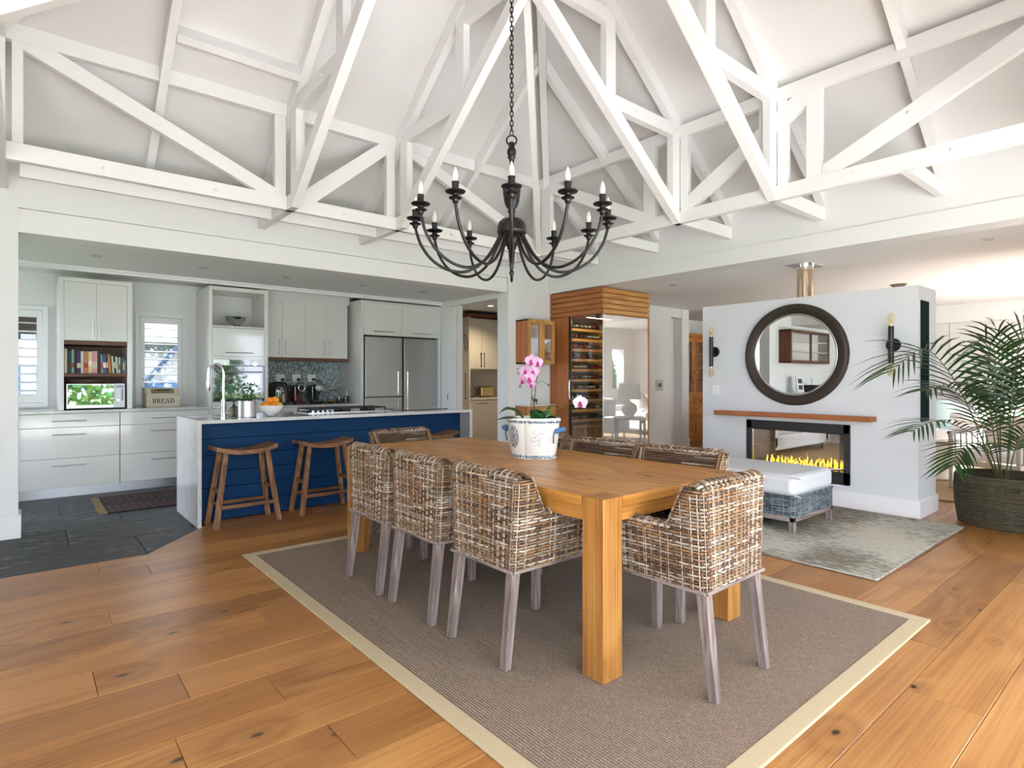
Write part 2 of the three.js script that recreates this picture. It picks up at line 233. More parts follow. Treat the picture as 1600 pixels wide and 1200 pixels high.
// footprint polygon in x, z extruded from y0 to y1
const plate = (poly, y0, y1) => prism(poly.map(([x, z]) => [x, -z]), y1 - y0).rotateX(-Math.PI / 2).translate(0, y0, 0);
{
  const f = struct('floor', 'wide knotty oak floor boards of the dining hall');
  part('slab', bx(-4.3, -0.25, -9.2, 12.4, -0.014, 0.6), M.sub, f);
  const P = 0.2535, z00 = -0.525, known = { 0: 2.726, 1: 3.26, 5: 0.843, 7: 0.782, 9: 0.227, 12: 0.348, 3: 1.35, 2: 2.1 }, r = rng(5);
  const dx = 0.443, dz = 0.55;   // the tile edge runs at a slant from (0.677, -4.86) to the island's corner
  for (let k = -4; k < 26; k++) {
    const za = z00 - P * k - 0.001, zb = za - P + 0.002; if (zb < -7.1) break;
    const L = 1.95, first = (known[k] ?? rr(0, L, r)) - 4 * L;
    for (let x = first; x < 12.2; x += L) {
      let x0 = Math.max(x, -4.2) + 0.001, x1 = Math.min(x + L, 12.2) - 0.001; if (x1 - x0 < 0.05) continue;
      const m = M.plank[Math.floor(r() * M.plank.length)], ou = r() * 3.2, ov = r() * 1.3;
      if (za > -4.86 && zb < -4.86 || za < -4.855) {   // boards that meet the tiles
        if (za < -5.95 && x1 < 5.06) continue;
        let poly = [[x0, zb], [x1, zb], [x1, za], [x0, za]];
        const right = clipHalf(poly, dz, dx, dz * 0.677 + dx * -4.86);   // right of the slanted edge
        const front = za > -4.86 ? clipHalf(poly, 0, 1, -4.858) : [];
        if (zb < -5.95 && x0 < 5.06) continue;
        if (front.length > 2 && x0 < 0.677) { const l = clipHalf(front, -1, 0, -0.677); if (l.length > 2) part('plank', buv(plate(l, -0.014, 0), 0, ou, ov), m, f); }
        if (right.length > 2) { const q = clipHalf(right, 1, 0, 0.679); if (q.length > 2) part('plank', buv(plate(q, -0.014, 0), 0, ou, ov), m, f); }
      } else part('plank', bx(x0, -0.014, zb, x1, 0, za, 0.0016, 0, ou, ov), m, f);
    }
  }
  const t = struct('floor_kitchen', 'dark slate tile floor of the kitchen');
  part('grout_bed', [plate([[-0.9, -8.45], [5.04, -8.45], [5.04, -5.62], [1.12, -5.62], [1.12, -5.41], [0.677, -4.86], [-4.2, -4.86], [-4.2, -5.98], [-0.9, -5.98]], -0.03, -0.006)].map((g) => buv(g)), M.grout, t);
  const W = 0.83, Hh = 0.603, r2 = rng(6);
  for (let j = 0; j < 6; j++) for (let i = -6; i < 6; i++) {
    const za = -4.86 - j * Hh - 0.003, zb = za - Hh + 0.006, xo = (j % 2 ? 0.265 : 0.68), x0 = xo + i * W + 0.003, x1 = x0 + W - 0.006;
    if (x1 > 5.1 || (za < -5.9 && x0 < -0.75)) continue;
    let poly = [[x0, zb], [x1, zb], [x1, za], [x0, za]];
    poly = clipHalf(poly, -dz, -dx, -(dz * 0.677 + dx * -4.86) + 0.004);
    if (j < 2) poly = poly.length > 2 ? clipHalf(poly, -1, 0, -1.118) : poly;
    if (zb < -5.62 && x0 > 0.9) poly = clipHalf([[x0, zb], [x1, zb], [x1, Math.min(za, -5.62)], [x0, Math.min(za, -5.62)]], 0, 1, -9);
    if (poly.length > 2) part('tile', buv(plate(poly, -0.012, 0), 0, r2() * 1.6, r2() * 0.8), M.slate, t);
  }
  // slim dark metal strip between boards and tiles
  part('edge_strip', [bx(-4.2, -0.01, -4.863, 0.68, 0.002, -4.855), bar([0.677, -0.003, -4.859], [1.122, -0.003, -5.41], 0.006, 0.009, 0.001)], M.blackmat, t);
}

// ───────── walls ─────────
// wall slab across z (thickness z0..z1) or across x, with rectangular holes [a0, a1, y0, y1]
function wallBoxes(axis, a0, a1, y0, y1, t0, t1, holes = []) {
  const xs = [...new Set([a0, a1, ...holes.flatMap((h) => [h[0], h[1]])])].filter((v) => v >= a0 && v <= a1).sort((p, q) => p - q), ys = [...new Set([y0, y1, ...holes.flatMap((h) => [h[2], h[3]])])].filter((v) => v >= y0 && v <= y1).sort((p, q) => p - q), out = [];
  for (let i = 0; i + 1 < xs.length; i++) { let run = null; for (let j = 0; j + 1 < ys.length; j++) { const cx = (xs[i] + xs[i + 1]) / 2, cy = (ys[j] + ys[j + 1]) / 2, hole = holes.some((h) => cx > h[0] && cx < h[1] && cy > h[2] && cy < h[3]); if (hole) { if (run) out.push(run); run = null; } else run = run ? [run[0], ys[j + 1], run[2], run[3]] : [ys[j], ys[j + 1], xs[i], xs[i + 1]]; } if (run) out.push(run); }
  return out.map(([p, q, a, b]) => axis === 'z' ? bx(a, p, t0, b, q, t1) : bx(t0, p, a, t1, q, b));
}
{
  const w = struct('wall_kitchen_side', 'white wall with a wide opening between dining hall and kitchen');
  part('pier', bx(-4.2, 0, -6.23, -0.03, 3.12, -6.0), M.wall, w);
  part('header', bx(-0.03, 2.6, -6.23, 4.97, 3.12, -6.0), M.wall, w);
  part('lintel', [bx(-0.03, 2.41, -6.2, 4.965, 2.592, -6.02), bx(-0.03, 2.592, -6.2, 4.97, 2.6, -6.035)], M.white, w);
  part('column', bx(4.97, 0, -6.23, 5.74, 3.12, -6.0), M.wall, w);
  const b = struct('baseboard_left', 'tall white skirting board on the pier at the left edge');
  part('skirting', [bx(-4.2, 0, -6.0, -0.012, 0.185, -5.98, 0.003), bx(-0.03, 0, -6.23, -0.012, 0.185, -6.0, 0.003)], M.white, b);
  const w2 = struct('wall_lounge_side', 'white bulkhead above the opening to the lounge');
  part('bulkhead', bx(5.725, 2.62, -6.23, 5.97, 3.12, 0.67), M.wall, w2);
  part('fascia', bx(5.71, 2.455, -6.0, 5.97, 2.618, 0.67, 0.002), M.white, w2);
  const w3 = struct('wall_left', 'white bulkhead above the opening to the left wing, out of view');
  part('bulkhead', bx(-1.29, 2.45, -6.23, -1.06, 3.12, 0.67), M.wall, w3);
  part('end_wall', bx(-4.45, 0, -6.23, -4.2, 2.7, 0.67), M.wall, w3);
  const w4 = struct('wall_garden_side', 'white wall with folding door openings behind the camera');
  part('facade', wallBoxes('z', -4.45, 6.9, 0, 3.12, 0.44, 0.67, [[-3.7, 4.9, 0, 2.38]]), M.wall, w4);
  for (let x = -3.7; x < 4.95; x += 2.15) part('door_post', bx(x - 0.04, 0, 0.5, x + 0.04, 2.38, 0.6, 0.004), M.white, w4);
  // kitchen back wall with three window openings
  const k = struct('wall_kitchen_back', 'white kitchen back wall with shuttered windows');
  part('back', wallBoxes('z', -1.1, 7.3, 0, 2.75, -8.68, -8.45, [[-0.55, 0.165, 0.98, 2.02], [1.1, 1.56, 0.98, 2.02]]), M.wall, k);
  const kl = struct('wall_kitchen_left', 'white kitchen wall with an unglazed opening added to let in daylight, hidden by the pier'); part('wall', wallBoxes('x', -8.68, -6.23, 0, 2.75, -1.13, -0.9, [[-8.2, -6.5, 0, 2.2]]), M.wall, kl);  // unseen opening, added to bring more daylight into the kitchen
  part('splashback', bx(2.413, 0.9, -8.45, 3.688, 1.56, -8.44), M.mosaic, k);
  const kr = struct('wall_kitchen_right', 'white kitchen wall with pantry doorway beside the fridge');
  part('wall', wallBoxes('x', -8.45, -6.23, 0, 2.45, 5.04, 5.14, [[-7.3, -6.27, 0, 2.36]]), M.wall, kr);
  part('door_track', bx(5.0, 2.36, -7.5, 5.04, 2.40, -6.23), M.white, kr);
  const pn = struct('wall_pantry', 'pantry walls behind the kitchen doorway');
  part('far_wall', bx(7.1, 0, -8.68, 7.3, 2.6, -6.23), M.wall, pn);
  part('side_wall', bx(5.74, 0, -6.3, 6.75, 2.6, -6.03), M.wall, pn);
  // lounge
  const l = struct('wall_lounge', 'white lounge walls');
  part('switch_wall', bx(6.75, 0, -6.35, 8.88, 2.6, -6.15), M.wall, l);
  part('door_reveal', bx(9.2, 0, -6.34, 9.42, 2.6, -6.14), M.wall, l);
  part('door_head', bx(8.88, 2.36, -6.34, 9.2, 2.6, -6.15), M.wall, l);
  part('added_panel', bx(8.88, 0, -6.34, 9.2, 2.36, -6.31, 0.002), M.white, l);  // white panel added across the dark recess so the gap looks as light as the wall
  part('alcove_wall', bx(7.3, 0, -7.4, 12.4, 2.7, -7.16), M.wall, l);
  part('east_wall', bx(12.2, 0, -7.4, 12.45, 2.7, -0.22), M.wall, l);
  part('garden_wall', wallBoxes('z', 6.9, 12.45, 0, 2.9, -0.45, -0.22, [[8.3, 11.0, 0, 2.3], [11.35, 11.8, 1.0, 2.0]]), M.wall, l);
  for (const x of [8.3, 9.65, 11.0]) part('door_post', bx(x - 0.04, 0, -0.4, x + 0.04, 2.3, -0.3, 0.004), M.white, l);
  part('return_wall', bx(6.9, 0, -0.45, 7.1, 2.9, 0.67), M.wall, l);
  part('skirting', [bx(6.75, 0, -6.15, 8.895, 0.15, -6.135, 0.003), bx(9.19, 0, -6.14, 9.43, 0.15, -6.125, 0.003)], M.white, l);
  for (let i = 0; i < 7; i++) part('wardrobe_door', bx(12.17, 0.1, -5.95 + i * 0.78 + 0.003, 12.2, 2.2, -5.95 + (i + 1) * 0.78 - 0.003, 0.002), M.carcass, l);
}

// ───────── ceilings ─────────
function slab(pts, t) {   // polygon (seen from below counter-clockwise or not), thickened upwards
  const A = pts.map((p) => new THREE.Vector3(...p)), n = A[1].clone().sub(A[0]).cross(A[2].clone().sub(A[0])).normalize(); if (n.y < 0) n.negate();
  const B = A.map((p) => p.clone().addScaledVector(n, t)), pos = [];
  const tri = (...v) => v.forEach((p) => pos.push(p.x, p.y, p.z));
  const dn = A[1].clone().sub(A[0]).cross(A[2].clone().sub(A[0])).y < 0;
  for (let i = 1; i + 1 < A.length; i++) { dn ? tri(A[0], A[i], A[i + 1]) : tri(A[0], A[i + 1], A[i]); dn ? tri(B[0], B[i + 1], B[i]) : tri(B[0], B[i], B[i + 1]); }
  for (let i = 0; i < A.length; i++) { const j = (i + 1) % A.length; dn ? (tri(A[i], B[j], A[j]), tri(A[i], B[i], B[j])) : (tri(A[i], A[j], B[j]), tri(A[i], B[j], B[i])); }
  const g = new THREE.BufferGeometry(); g.setAttribute('position', new THREE.Float32BufferAttribute(pos, 3)); g.computeVertexNormals(); return g;
}
const XW = -1.06, XE = 5.72, ZN = -6, ZS = 0.44, Y0 = 3.03, SL = 0.76, HZ = (ZS - ZN) / 2, RY = Y0 + SL * HZ, RX0 = XW + HZ, RX1 = XE - HZ, RZ = (ZN + ZS) / 2;
{
  const e = 0.3, a = [XW - e, Y0 - SL * e, ZN - e], b = [XE + e, Y0 - SL * e, ZN - e], c = [XE + e, Y0 - SL * e, ZS + e], d = [XW - e, Y0 - SL * e, ZS + e], r0 = [RX0, RY, RZ], r1 = [RX1, RY, RZ];
  const s = struct('ceiling', 'white boarded vaulted ceiling of the dining hall');
  part('ceiling_slope', buv(slab([a, b, r1, r0], 0.14), 0), M.ceil, s);
  part('ceiling_slope', buv(slab([b, c, r1], 0.14), 2), M.ceil, s);
  part('ceiling_slope', buv(slab([c, d, r0, r1], 0.14), 0), M.ceil, s);
  part('ceiling_slope', buv(slab([d, a, r0], 0.14), 2), M.ceil, s);
  const k = struct('ceiling_kitchen', 'flat white kitchen ceiling with a stepped cornice');
  part('ceiling_panel', bx(-1.1, 2.45, -8.68, 5.14, 2.7, -6.2), M.wall, k);
  part('cornice', [bx(-0.9, 2.425, -7.78, 5.04, 2.45, -7.70, 0.003), bx(-0.9, 2.40, -7.80, 5.04, 2.427, -7.725, 0.003)], M.white, k);
  const l = struct('ceiling_lounge', 'flat white lounge ceiling with a step');
  part('ceiling_panel', bx(5.97, 2.455, -7.4, 7.12, 2.75, 0.67), M.wall, l);
  part('ceiling_panel', bx(7.12, 2.52, -7.4, 12.45, 2.75, 0.0), M.wall, l);
  const w = struct('ceiling_left_wing', 'flat white ceiling of the left wing, out of view');
  part('ceiling_panel', bx(-4.45, 2.45, -6.23, -1.29, 2.7, 0.67), M.wall, w);
  const p = struct('ceiling_pantry', 'pantry ceiling with a dark cornice');
  part('ceiling_panel', bx(5.14, 2.42, -8.68, 7.3, 2.7, -6.3), M.wall, p);
}

// ───────── exposed roof timbers ─────────
const TH = 0.07;
const inX = (poly, z, t = TH) => buv(prism(poly, t).translate(0, 0, z - t / 2), 0);                                     // polygon in x, y; thick along z
const inZ = (poly, x, t = TH) => buv(prism(poly.map(([z, y]) => [-z, y]), t).rotateY(Math.PI / 2).translate(x - t / 2, 0, 0), 2);   // polygon in z, y; thick along x
const bolt = (axis, x, y, z, s = 1) => { const g = new THREE.SphereGeometry(0.013, 10, 6); g.scale(axis === 'x' ? 0.6 : 1, 1, axis === 'z' ? 0.6 : 1); return g.translate(x, y, z); };
function truss(side, c, sEnd, label) {
  const g = struct('roof_truss', label), along = side === 'K' || side === 'S';
  const m = (s) => side === 'K' ? ZN + s : side === 'S' ? ZS - s : side === 'L' ? XE - s : XW + s;
  const put = (name, poly) => { const th = { rafter: TH, tie: TH - 0.002, lower_chord: TH + 0.004, post: TH - 0.008, strut: TH - 0.004 }[name]; part(name, along ? inZ(poly.map(([s, y]) => [m(s), y]), c, th) : inX(poly.map(([s, y]) => [m(s), y]), c, th), M.beam, g); };
  const ra = (s) => 2.87 + SL * s, lo = (s) => 2.73 + 0.77 * (s - 0.95);
  put('rafter', [[-0.02, ra(0)], [-0.02, Y0 - 0.012], [sEnd, Y0 - 0.012 + SL * sEnd], [sEnd, ra(sEnd)]]);
  put('tie', [[-0.02, 2.73], [-0.02, 2.85], [0.95, 2.85], [0.95, 2.73]]);
  put('lower_chord', [[0.95, 2.73], [0.95, 2.87], [sEnd, lo(sEnd) + 0.15], [sEnd, lo(sEnd)]]);
  put('post', [[0.92, 2.86], [0.92, ra(0.92) + 0.05], [1.045, ra(1.045) + 0.02], [1.045, 2.93]]);
  put('strut', [[1.045, 3.54], [1.045, 3.66], [1.93, 3.66], [1.93, 3.54]]);
  put('post', [[1.87, lo(1.87) + 0.12], [1.87, ra(1.87) + 0.03], [1.99, ra(1.99) + 0.02], [1.99, lo(1.99) + 0.12]]);
  put('strut', [[1.99, 4.24], [1.99, 4.36], [2.85, 4.36], [2.85, 4.24]]);
  for (const [s, y] of [[0.985, 2.79], [0.985, 3.6], [1.6, 3.6], [1.5, lo(1.5) + 0.075], [1.93, 4.2], [0.5, ra(0.5) + 0.06]]) for (const q of [-1, 1]) part('bolt', along ? bolt('x', c + q * TH / 2, y, m(s)) : bolt('z', m(s), y, c + q * TH / 2), M.white, g);
}
truss('K', 1.80, HZ, 'white roof truss rising from the kitchen wall, left of the chandelier chain');
truss('K', 2.865, HZ, 'white roof truss rising from the kitchen wall, nearest the chandelier chain');
truss('S', 1.80, HZ, 'white roof truss over the garden doors, left one'); truss('S', 2.865, HZ, 'white roof truss over the garden doors, right one');
truss('L', -3.25, RX1 > 0 ? XE - RX1 + 0.17 : 3, 'white roof truss rising from the lounge side, nearest the chandelier chain');
truss('L', -2.32, XE - RX1 + 0.17, 'white roof truss rising from the lounge side, farthest right');
truss('W', -3.25, XE - RX1 + 0.17, 'white roof truss over the left wing opening, far one'); truss('W', -2.32, XE - RX1 + 0.17, 'white roof truss over the left wing opening, near one');
{
  const g = struct('roof_girder', 'white lattice girder along the kitchen side'), z = -5.2, t = 0.06;
  part('bottom_chord', bx(XW, 2.73, z - 0.03, XE, 2.85, z + 0.03, 0.002), M.beam, g);
  part('top_chord', bx(XW, 3.54, z - 0.03, XE, 3.655, z + 0.03, 0.002), M.beam, g);
  for (const [a, b] of [[-0.06, 0.0], [1.667, 1.76], [1.842, 1.93], [2.735, 2.825], [2.905, 3.0], [4.715, 4.81]]) part('post', bx(a, 2.85, z - 0.028, b, 3.54, z + 0.028, 0.002, 1), M.beam, g);
  part('brace', inX([[0.0, 3.49], [0.0, 3.545], [0.17, 3.545], [1.667, 2.905], [1.667, 2.85], [1.52, 2.85]], z, t - 0.008), M.beam, g);
  part('brace', inX([[1.93, 2.85], [2.03, 2.85], [2.735, 3.45], [2.735, 3.545], [2.66, 3.545], [1.93, 2.94]], z, t - 0.008), M.beam, g);
  part('brace', inX([[3.0, 3.49], [3.0, 3.545], [3.17, 3.545], [4.715, 2.905], [4.715, 2.85], [4.57, 2.85]], z, t - 0.008), M.beam, g);
  for (const x of [0.45, 1.2, 2.3, 3.5, 4.2]) part('bolt', bolt('z', x, 2.79, z + 0.03), M.white, g);
  const p = struct('roof_plank', 'flat white plank between the kitchen girder and the wall');
  for (const [a, b] of [[-0.02, 1.765], [1.835, 2.83], [2.9, 4.75]]) part('plank', bx(a, 2.732, -5.62, b, 2.9, -5.58, 0.002), M.beam, p);
}
{
  const g = struct('roof_girder', 'white lattice girder along the lounge side'), x = 4.81, t = 0.06;
  part('bottom_chord', bx(x - 0.03, 2.73, ZN, x + 0.03, 2.85, ZS, 0.002, 2), M.beam, g);
  part('top_chord', bx(x - 0.03, 3.54, ZN, x + 0.03, 3.655, ZS, 0.002, 2), M.beam, g);
  for (const [a, b] of [[-5.15, -4.99], [-3.64, -3.5], [-3.37, -3.288], [-3.21, -3.13], [-2.44, -2.358], [-2.282, -2.2], [-2.05, -1.935], [-0.5, -0.38]]) part('post', bx(x - 0.028, 2.85, a, x + 0.028, 3.54, b, 0.002, 1), M.beam, g);
  part('brace', inZ([[-3.21, 2.85], [-3.08, 2.85], [-2.02, 3.45], [-2.02, 3.545], [-2.15, 3.545], [-3.21, 2.93]], x, t - 0.008), M.beam, g);
  part('brace', inZ([[-1.93, 2.85], [-1.78, 2.85], [-0.5, 3.42], [-0.5, 3.52], [-0.6, 3.52], [-1.93, 2.92]], x, t - 0.008), M.beam, g);
  part('brace', inZ([[-3.64, 2.85], [-3.75, 2.85], [-4.99, 3.45], [-4.99, 3.54], [-4.88, 3.54], [-3.64, 2.93]], x, t - 0.008), M.beam, g);
  for (const z of [-4.45, -3.85, -2.8, -1.7, -1.1]) part('bolt', bolt('x', x - 0.03, z === -1.1 ? 2.79 : 2.79, z), M.white, g);
  for (const z of [-2.72, -1.35]) part('bolt', bolt('x', x - 0.028, z === -2.72 ? 3.14 : 3.13, z), M.white, g);
  const g2 = struct('roof_girder', 'white lattice girder along the left wing side, at the left edge');
  part('bottom_chord', bx(-0.15, 2.73, ZN, -0.09, 2.85, ZS, 0.002, 2), M.beam, g2);
  part('top_chord', bx(-0.15, 3.54, ZN, -0.09, 3.655, ZS, 0.002, 2), M.beam, g2);
  for (const [a, b] of [[-5.3, -5.17], [-3.34, -3.22], [-2.35, -2.23]]) part('post', bx(-0.148, 2.85, a, -0.092, 3.54, b, 0.002, 1), M.beam, g2);
  const g3 = struct('roof_girder', 'white lattice girder along the garden side, behind the camera');
  part('bottom_chord', bx(XW, 2.73, -0.42, XE, 2.85, -0.36, 0.002), M.beam, g3);
  part('top_chord', bx(XW, 3.54, -0.42, XE, 3.655, -0.36, 0.002), M.beam, g3);
}
{
  const j = (side, c, sEnd, label) => { const g = struct('roof_rafter', label), ra = (s) => 2.87 + SL * s, hi = (s) => Y0 - 0.012 + SL * s, m = (s) => side === 'K' ? ZN + s : XE - s, poly = [[-0.02, ra(0)], [-0.02, hi(0)], [sEnd, hi(sEnd)], [sEnd, ra(sEnd)]].map(([s, y]) => [m(s), y]); part('rafter', side === 'K' ? inZ(poly, c, 0.06) : inX(poly, c, 0.06), M.beam, g); part('tie', side === 'K' ? bx(c - 0.03, 2.735, ZN, c + 0.03, 2.845, -5.2, 0.002, 2) : bx(4.81, 2.735, c - 0.03, XE, 2.845, c + 0.03, 0.002), M.beam, g); return g; };
  const a = j('K', 0.83, 1.85, 'white jack rafter on the kitchen slope, leftmost of the slope'); a.remove(a.children[1]);
  const b = j('K', 3.83, 1.85, 'white jack rafter on the kitchen slope, between chandelier and corner'); b.remove(b.children[1]);
  j('L', -4.17, 1.8, 'white jack rafter on the lounge slope, near the corner');
  j('L', -5.1, 0.88, 'short white jack rafter on the lounge slope beside the corner post');
  j('L', -1.39, 1.8, 'white jack rafter on the lounge slope, at the right');
  j('L', -0.46, 0.86, 'short white jack rafter on the lounge slope, out of view');
  const p = struct('roof_purlin', 'short white purlin between two kitchen side rafters');
  part('purlin', bx(0.86, -0.08, -0.03, 1.765, 0.08, 0.03, 0.002).rotateX(-Math.atan(SL) + Math.PI / 2 - Math.PI / 2).translate(0, 3.80, -4.87), M.beam, p);
  const hip = (x, z, rx, label, low) => { const g = struct('roof_hip', label), dx = Math.sign(rx - x), dz = Math.sign(RZ - z); part('hip_rafter', bar([x, Y0 - 0.10, z], [rx, RY - 0.10, RZ], 0.07, 0.18, 0.003), M.beam, g); if (low) part('lower_chord', bar([x + dx * 0.93, 2.80, z + dz * 0.8], [x + dx * 2.86, 4.3, z + dz * 2.75], 0.06, 0.13, 0.003), M.beam, g); };
  hip(XE, ZN, RX1, 'white hip rafter in the far corner behind the chandelier chain', true); hip(XW, ZN, RX0, 'white hip rafter in the far left corner'); hip(XE, ZS, RX1, 'white hip rafter above the right hand garden corner'); hip(XW, ZS, RX0, 'white hip rafter above the left hand garden corner');
}

// ───────── garden outside (lights the rooms and shows in glass and mirrors) ─────────
{
  const g = struct('ground_patio', 'pale stone patio outside the garden doors');
  part('paving', buv(plate([[-9, 7], [14, 7], [14, -0.2], [6.95, -0.2], [6.95, 0.66], [-9, 0.66]], -0.12, -0.02)), M.stone, g);
  const lawn = structMesh('ground_lawn', 'green lawn around the house', [buv(plate([[-60, -40], [60, -40], [60, 50], [-60, 50]], -0.4, -0.26))], std({ color: lc(0.10, 0.16, 0.045), roughness: 0.95 }));
  const v = struct('roof_added_sunshade', 'unseen white roof over the patio, added to keep direct sun out of the hall');  // out of view; added so that no direct sun enters the hall
  part('roof_panel', bx(-5.5, 2.62, 0.67, 6.9, 2.74, 3.15), M.white, v);
  for (const x of [-5.3, -1.3, 2.7, 6.7]) part('post', bx(x - 0.06, -0.02, 3.0, x + 0.06, 2.62, 3.12, 0.004), M.white, v);
  const n = struct('wall_boundary', 'pale courtyard wall with blue boarding behind the kitchen windows');
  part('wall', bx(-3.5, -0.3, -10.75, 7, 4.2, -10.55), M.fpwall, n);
  part('blue_boarding', bx(0.75, -0.2, -10.55, 3.4, 1.22, -10.5), std({ color: lc(0.10, 0.22, 0.50), roughness: 0.7 }), n);
  part('brace', bar([1.2, 0.9, -10.5], [2.35, 2.35, -10.5], 0.12, 0.06, 0.004), std({ color: lc(0.05, 0.09, 0.2), roughness: 0.7 }), n);
  part('vent', bx(1.25, 1.66, -10.55, 2.1, 1.82, -10.5), std({ color: lc(0.06, 0.08, 0.07), roughness: 0.4 }), n);
  part('blue_panel', bx(-1.2, 0.85, -10.55, 0.4, 1.45, -10.5), std({ color: lc(0.16, 0.30, 0.52), roughness: 0.7 }), n);
  const ev = struct('roof_kitchen', 'kitchen roof with a deep dark eave');
  part('roof_panel', bx(-3.5, 2.76, -9.75, 7.3, 2.95, -6.2), M.white, ev);
  part('soffit', bx(-3.5, 2.7, -9.75, 7.3, 2.76, -8.68), std({ color: lc(0.05, 0.035, 0.025), roughness: 0.7 }), ev);
  part('fascia', bx(-3.5, 1.75, -9.8, 0.45, 2.76, -9.72), std({ color: lc(0.035, 0.025, 0.02), roughness: 0.7 }), ev);
  const leafM = phy({ vertexColors: true, roughness: 0.6, side: THREE.DoubleSide, transmission: 0.25, thickness: 0 });
  const bush = (name, label, x, y, z, rx, ry, rz, n, seed, size = 0.16) => {
    const r = rng(seed), pos = [], nor = [], col = [];
    for (let i = 0; i < n; i++) {
      const a = r() * 6.283, b = Math.acos(2 * r() - 1), q = 0.72 + 0.28 * r(), c = [x + Math.cos(a) * Math.sin(b) * rx * q, y + Math.cos(b) * ry * q, z + Math.sin(a) * Math.sin(b) * rz * q];
      const d = new THREE.Vector3(r() - 0.5, r() - 0.5, r() - 0.5).normalize(), e = new THREE.Vector3(r() - 0.5, r() - 0.5, r() - 0.5).cross(d).normalize(), nn = d.clone().cross(e), s = size * (0.6 + 0.8 * r()), t = [lerp(0.03, 0.16, r()), lerp(0.13, 0.32, r()), 0.03];
      const P = [d.clone().multiplyScalar(s), e.clone().multiplyScalar(s * 0.5), d.clone().multiplyScalar(-s), e.clone().multiplyScalar(-s * 0.5)];
      for (const k of [0, 1, 2, 0, 2, 3]) { pos.push(c[0] + P[k].x, Math.max(-0.2, c[1] + P[k].y), c[2] + P[k].z); nor.push(nn.x, nn.y, nn.z); col.push(...t); }
    }
    const geo = new THREE.BufferGeometry(); geo.setAttribute('position', new THREE.Float32BufferAttribute(pos, 3)); geo.setAttribute('normal', new THREE.Float32BufferAttribute(nor, 3)); geo.setAttribute('color', new THREE.Float32BufferAttribute(col, 3)); geo.setAttribute('uv', new THREE.Float32BufferAttribute(new Float32Array(pos.length / 3 * 2), 2));
    const t = thing(name, label, name.split('_').pop()); part('foliage', geo, leafM, t); part('stem', cyl(x, -0.26, y, z, 0.09, 8, 0.05), M.rustic, t); return t;
  };
  bush('garden_shrub', 'leafy green shrub outside the left kitchen window', -0.35, 0.35, -9.6, 0.75, 0.75, 0.5, 2600, 71, 0.09);
  bush('garden_shrub', 'leafy green shrub outside the small lounge window', 11.9, 1.1, 0.75, 0.9, 1.3, 0.5, 2600, 72, 0.1);
  bush('garden_hedge', 'tall green hedge beyond the patio, opposite the kitchen', 3.4, 1.6, 7.6, 3.0, 2.6, 0.9, 7000, 73, 0.11);
  bush('garden_hedge', 'tall green hedge beyond the patio, on the left', -4.6, 1.3, 8.2, 3.0, 2.1, 0.9, 6000, 74, 0.11);
  bush('garden_tree', 'broad green tree beyond the lounge doors', 11.5, 2.6, 8.4, 3.2, 3.2, 1.6, 5200, 75, 0.2);
}
// ───────── kitchen ─────────
const ZF = -7.75;   // face of the kitchen fronts
const hHandle = (x0, x1, y, z) => [tube([[x0, y, z + 0.032], [(x0 + x1) / 2, y, z + 0.032], [x1, y, z + 0.032]], 0.006, 2, 8), rod([x0 + 0.02, y, z], [x0 + 0.02, y, z + 0.032], 0.005), rod([x1 - 0.02, y, z], [x1 - 0.02, y, z + 0.032], 0.005)];
const vHandle = (x, y0, y1, z) => [rod([x, y0, z + 0.032], [x, y1, z + 0.032], 0.006), rod([x, y0 + 0.02, z], [x, y0 + 0.02, z + 0.032], 0.005), rod([x, y1 - 0.02, z], [x, y1 - 0.02, z + 0.032], 0.005)];
function drawerUnit(x0, x1, hx0, hx1, label) {
  const t = thing('drawer_cabinet', label, 'cabinet');
  part('body', bx(x0 + 0.002, 0.1, -8.44, x1 - 0.002, 0.883, ZF - 0.022), M.carcass, t);
  part('plinth', bx(x0, 0, -8.3, x1, 0.098, ZF - 0.03), M.steel, t);
  for (const [a, b] of [[0.102, 0.41], [0.415, 0.735], [0.74, 0.88]]) { const d = part('drawer', bx(x0 + 0.002, a, ZF - 0.022, x1 - 0.002, b, ZF, 0.0015), M.cab, t); part('handle', hHandle(hx0, hx1, b - 0.075, ZF), M.steel, d); }
}
drawerUnit(-0.88, 0.822, 0.23, 0.52, 'glossy cream drawer cabinet under the microwave, left of the two');
drawerUnit(0.824, 1.718, 1.115, 1.43, 'glossy cream drawer cabinet under the bread bin, right of the two');
single('worktop', 'pale quartz worktop under microwave and bread bin', 'worktop', bx(-0.88, 0.885, -8.445, 1.718, 0.915, ZF + 0.02, 0.002), M.quartz);
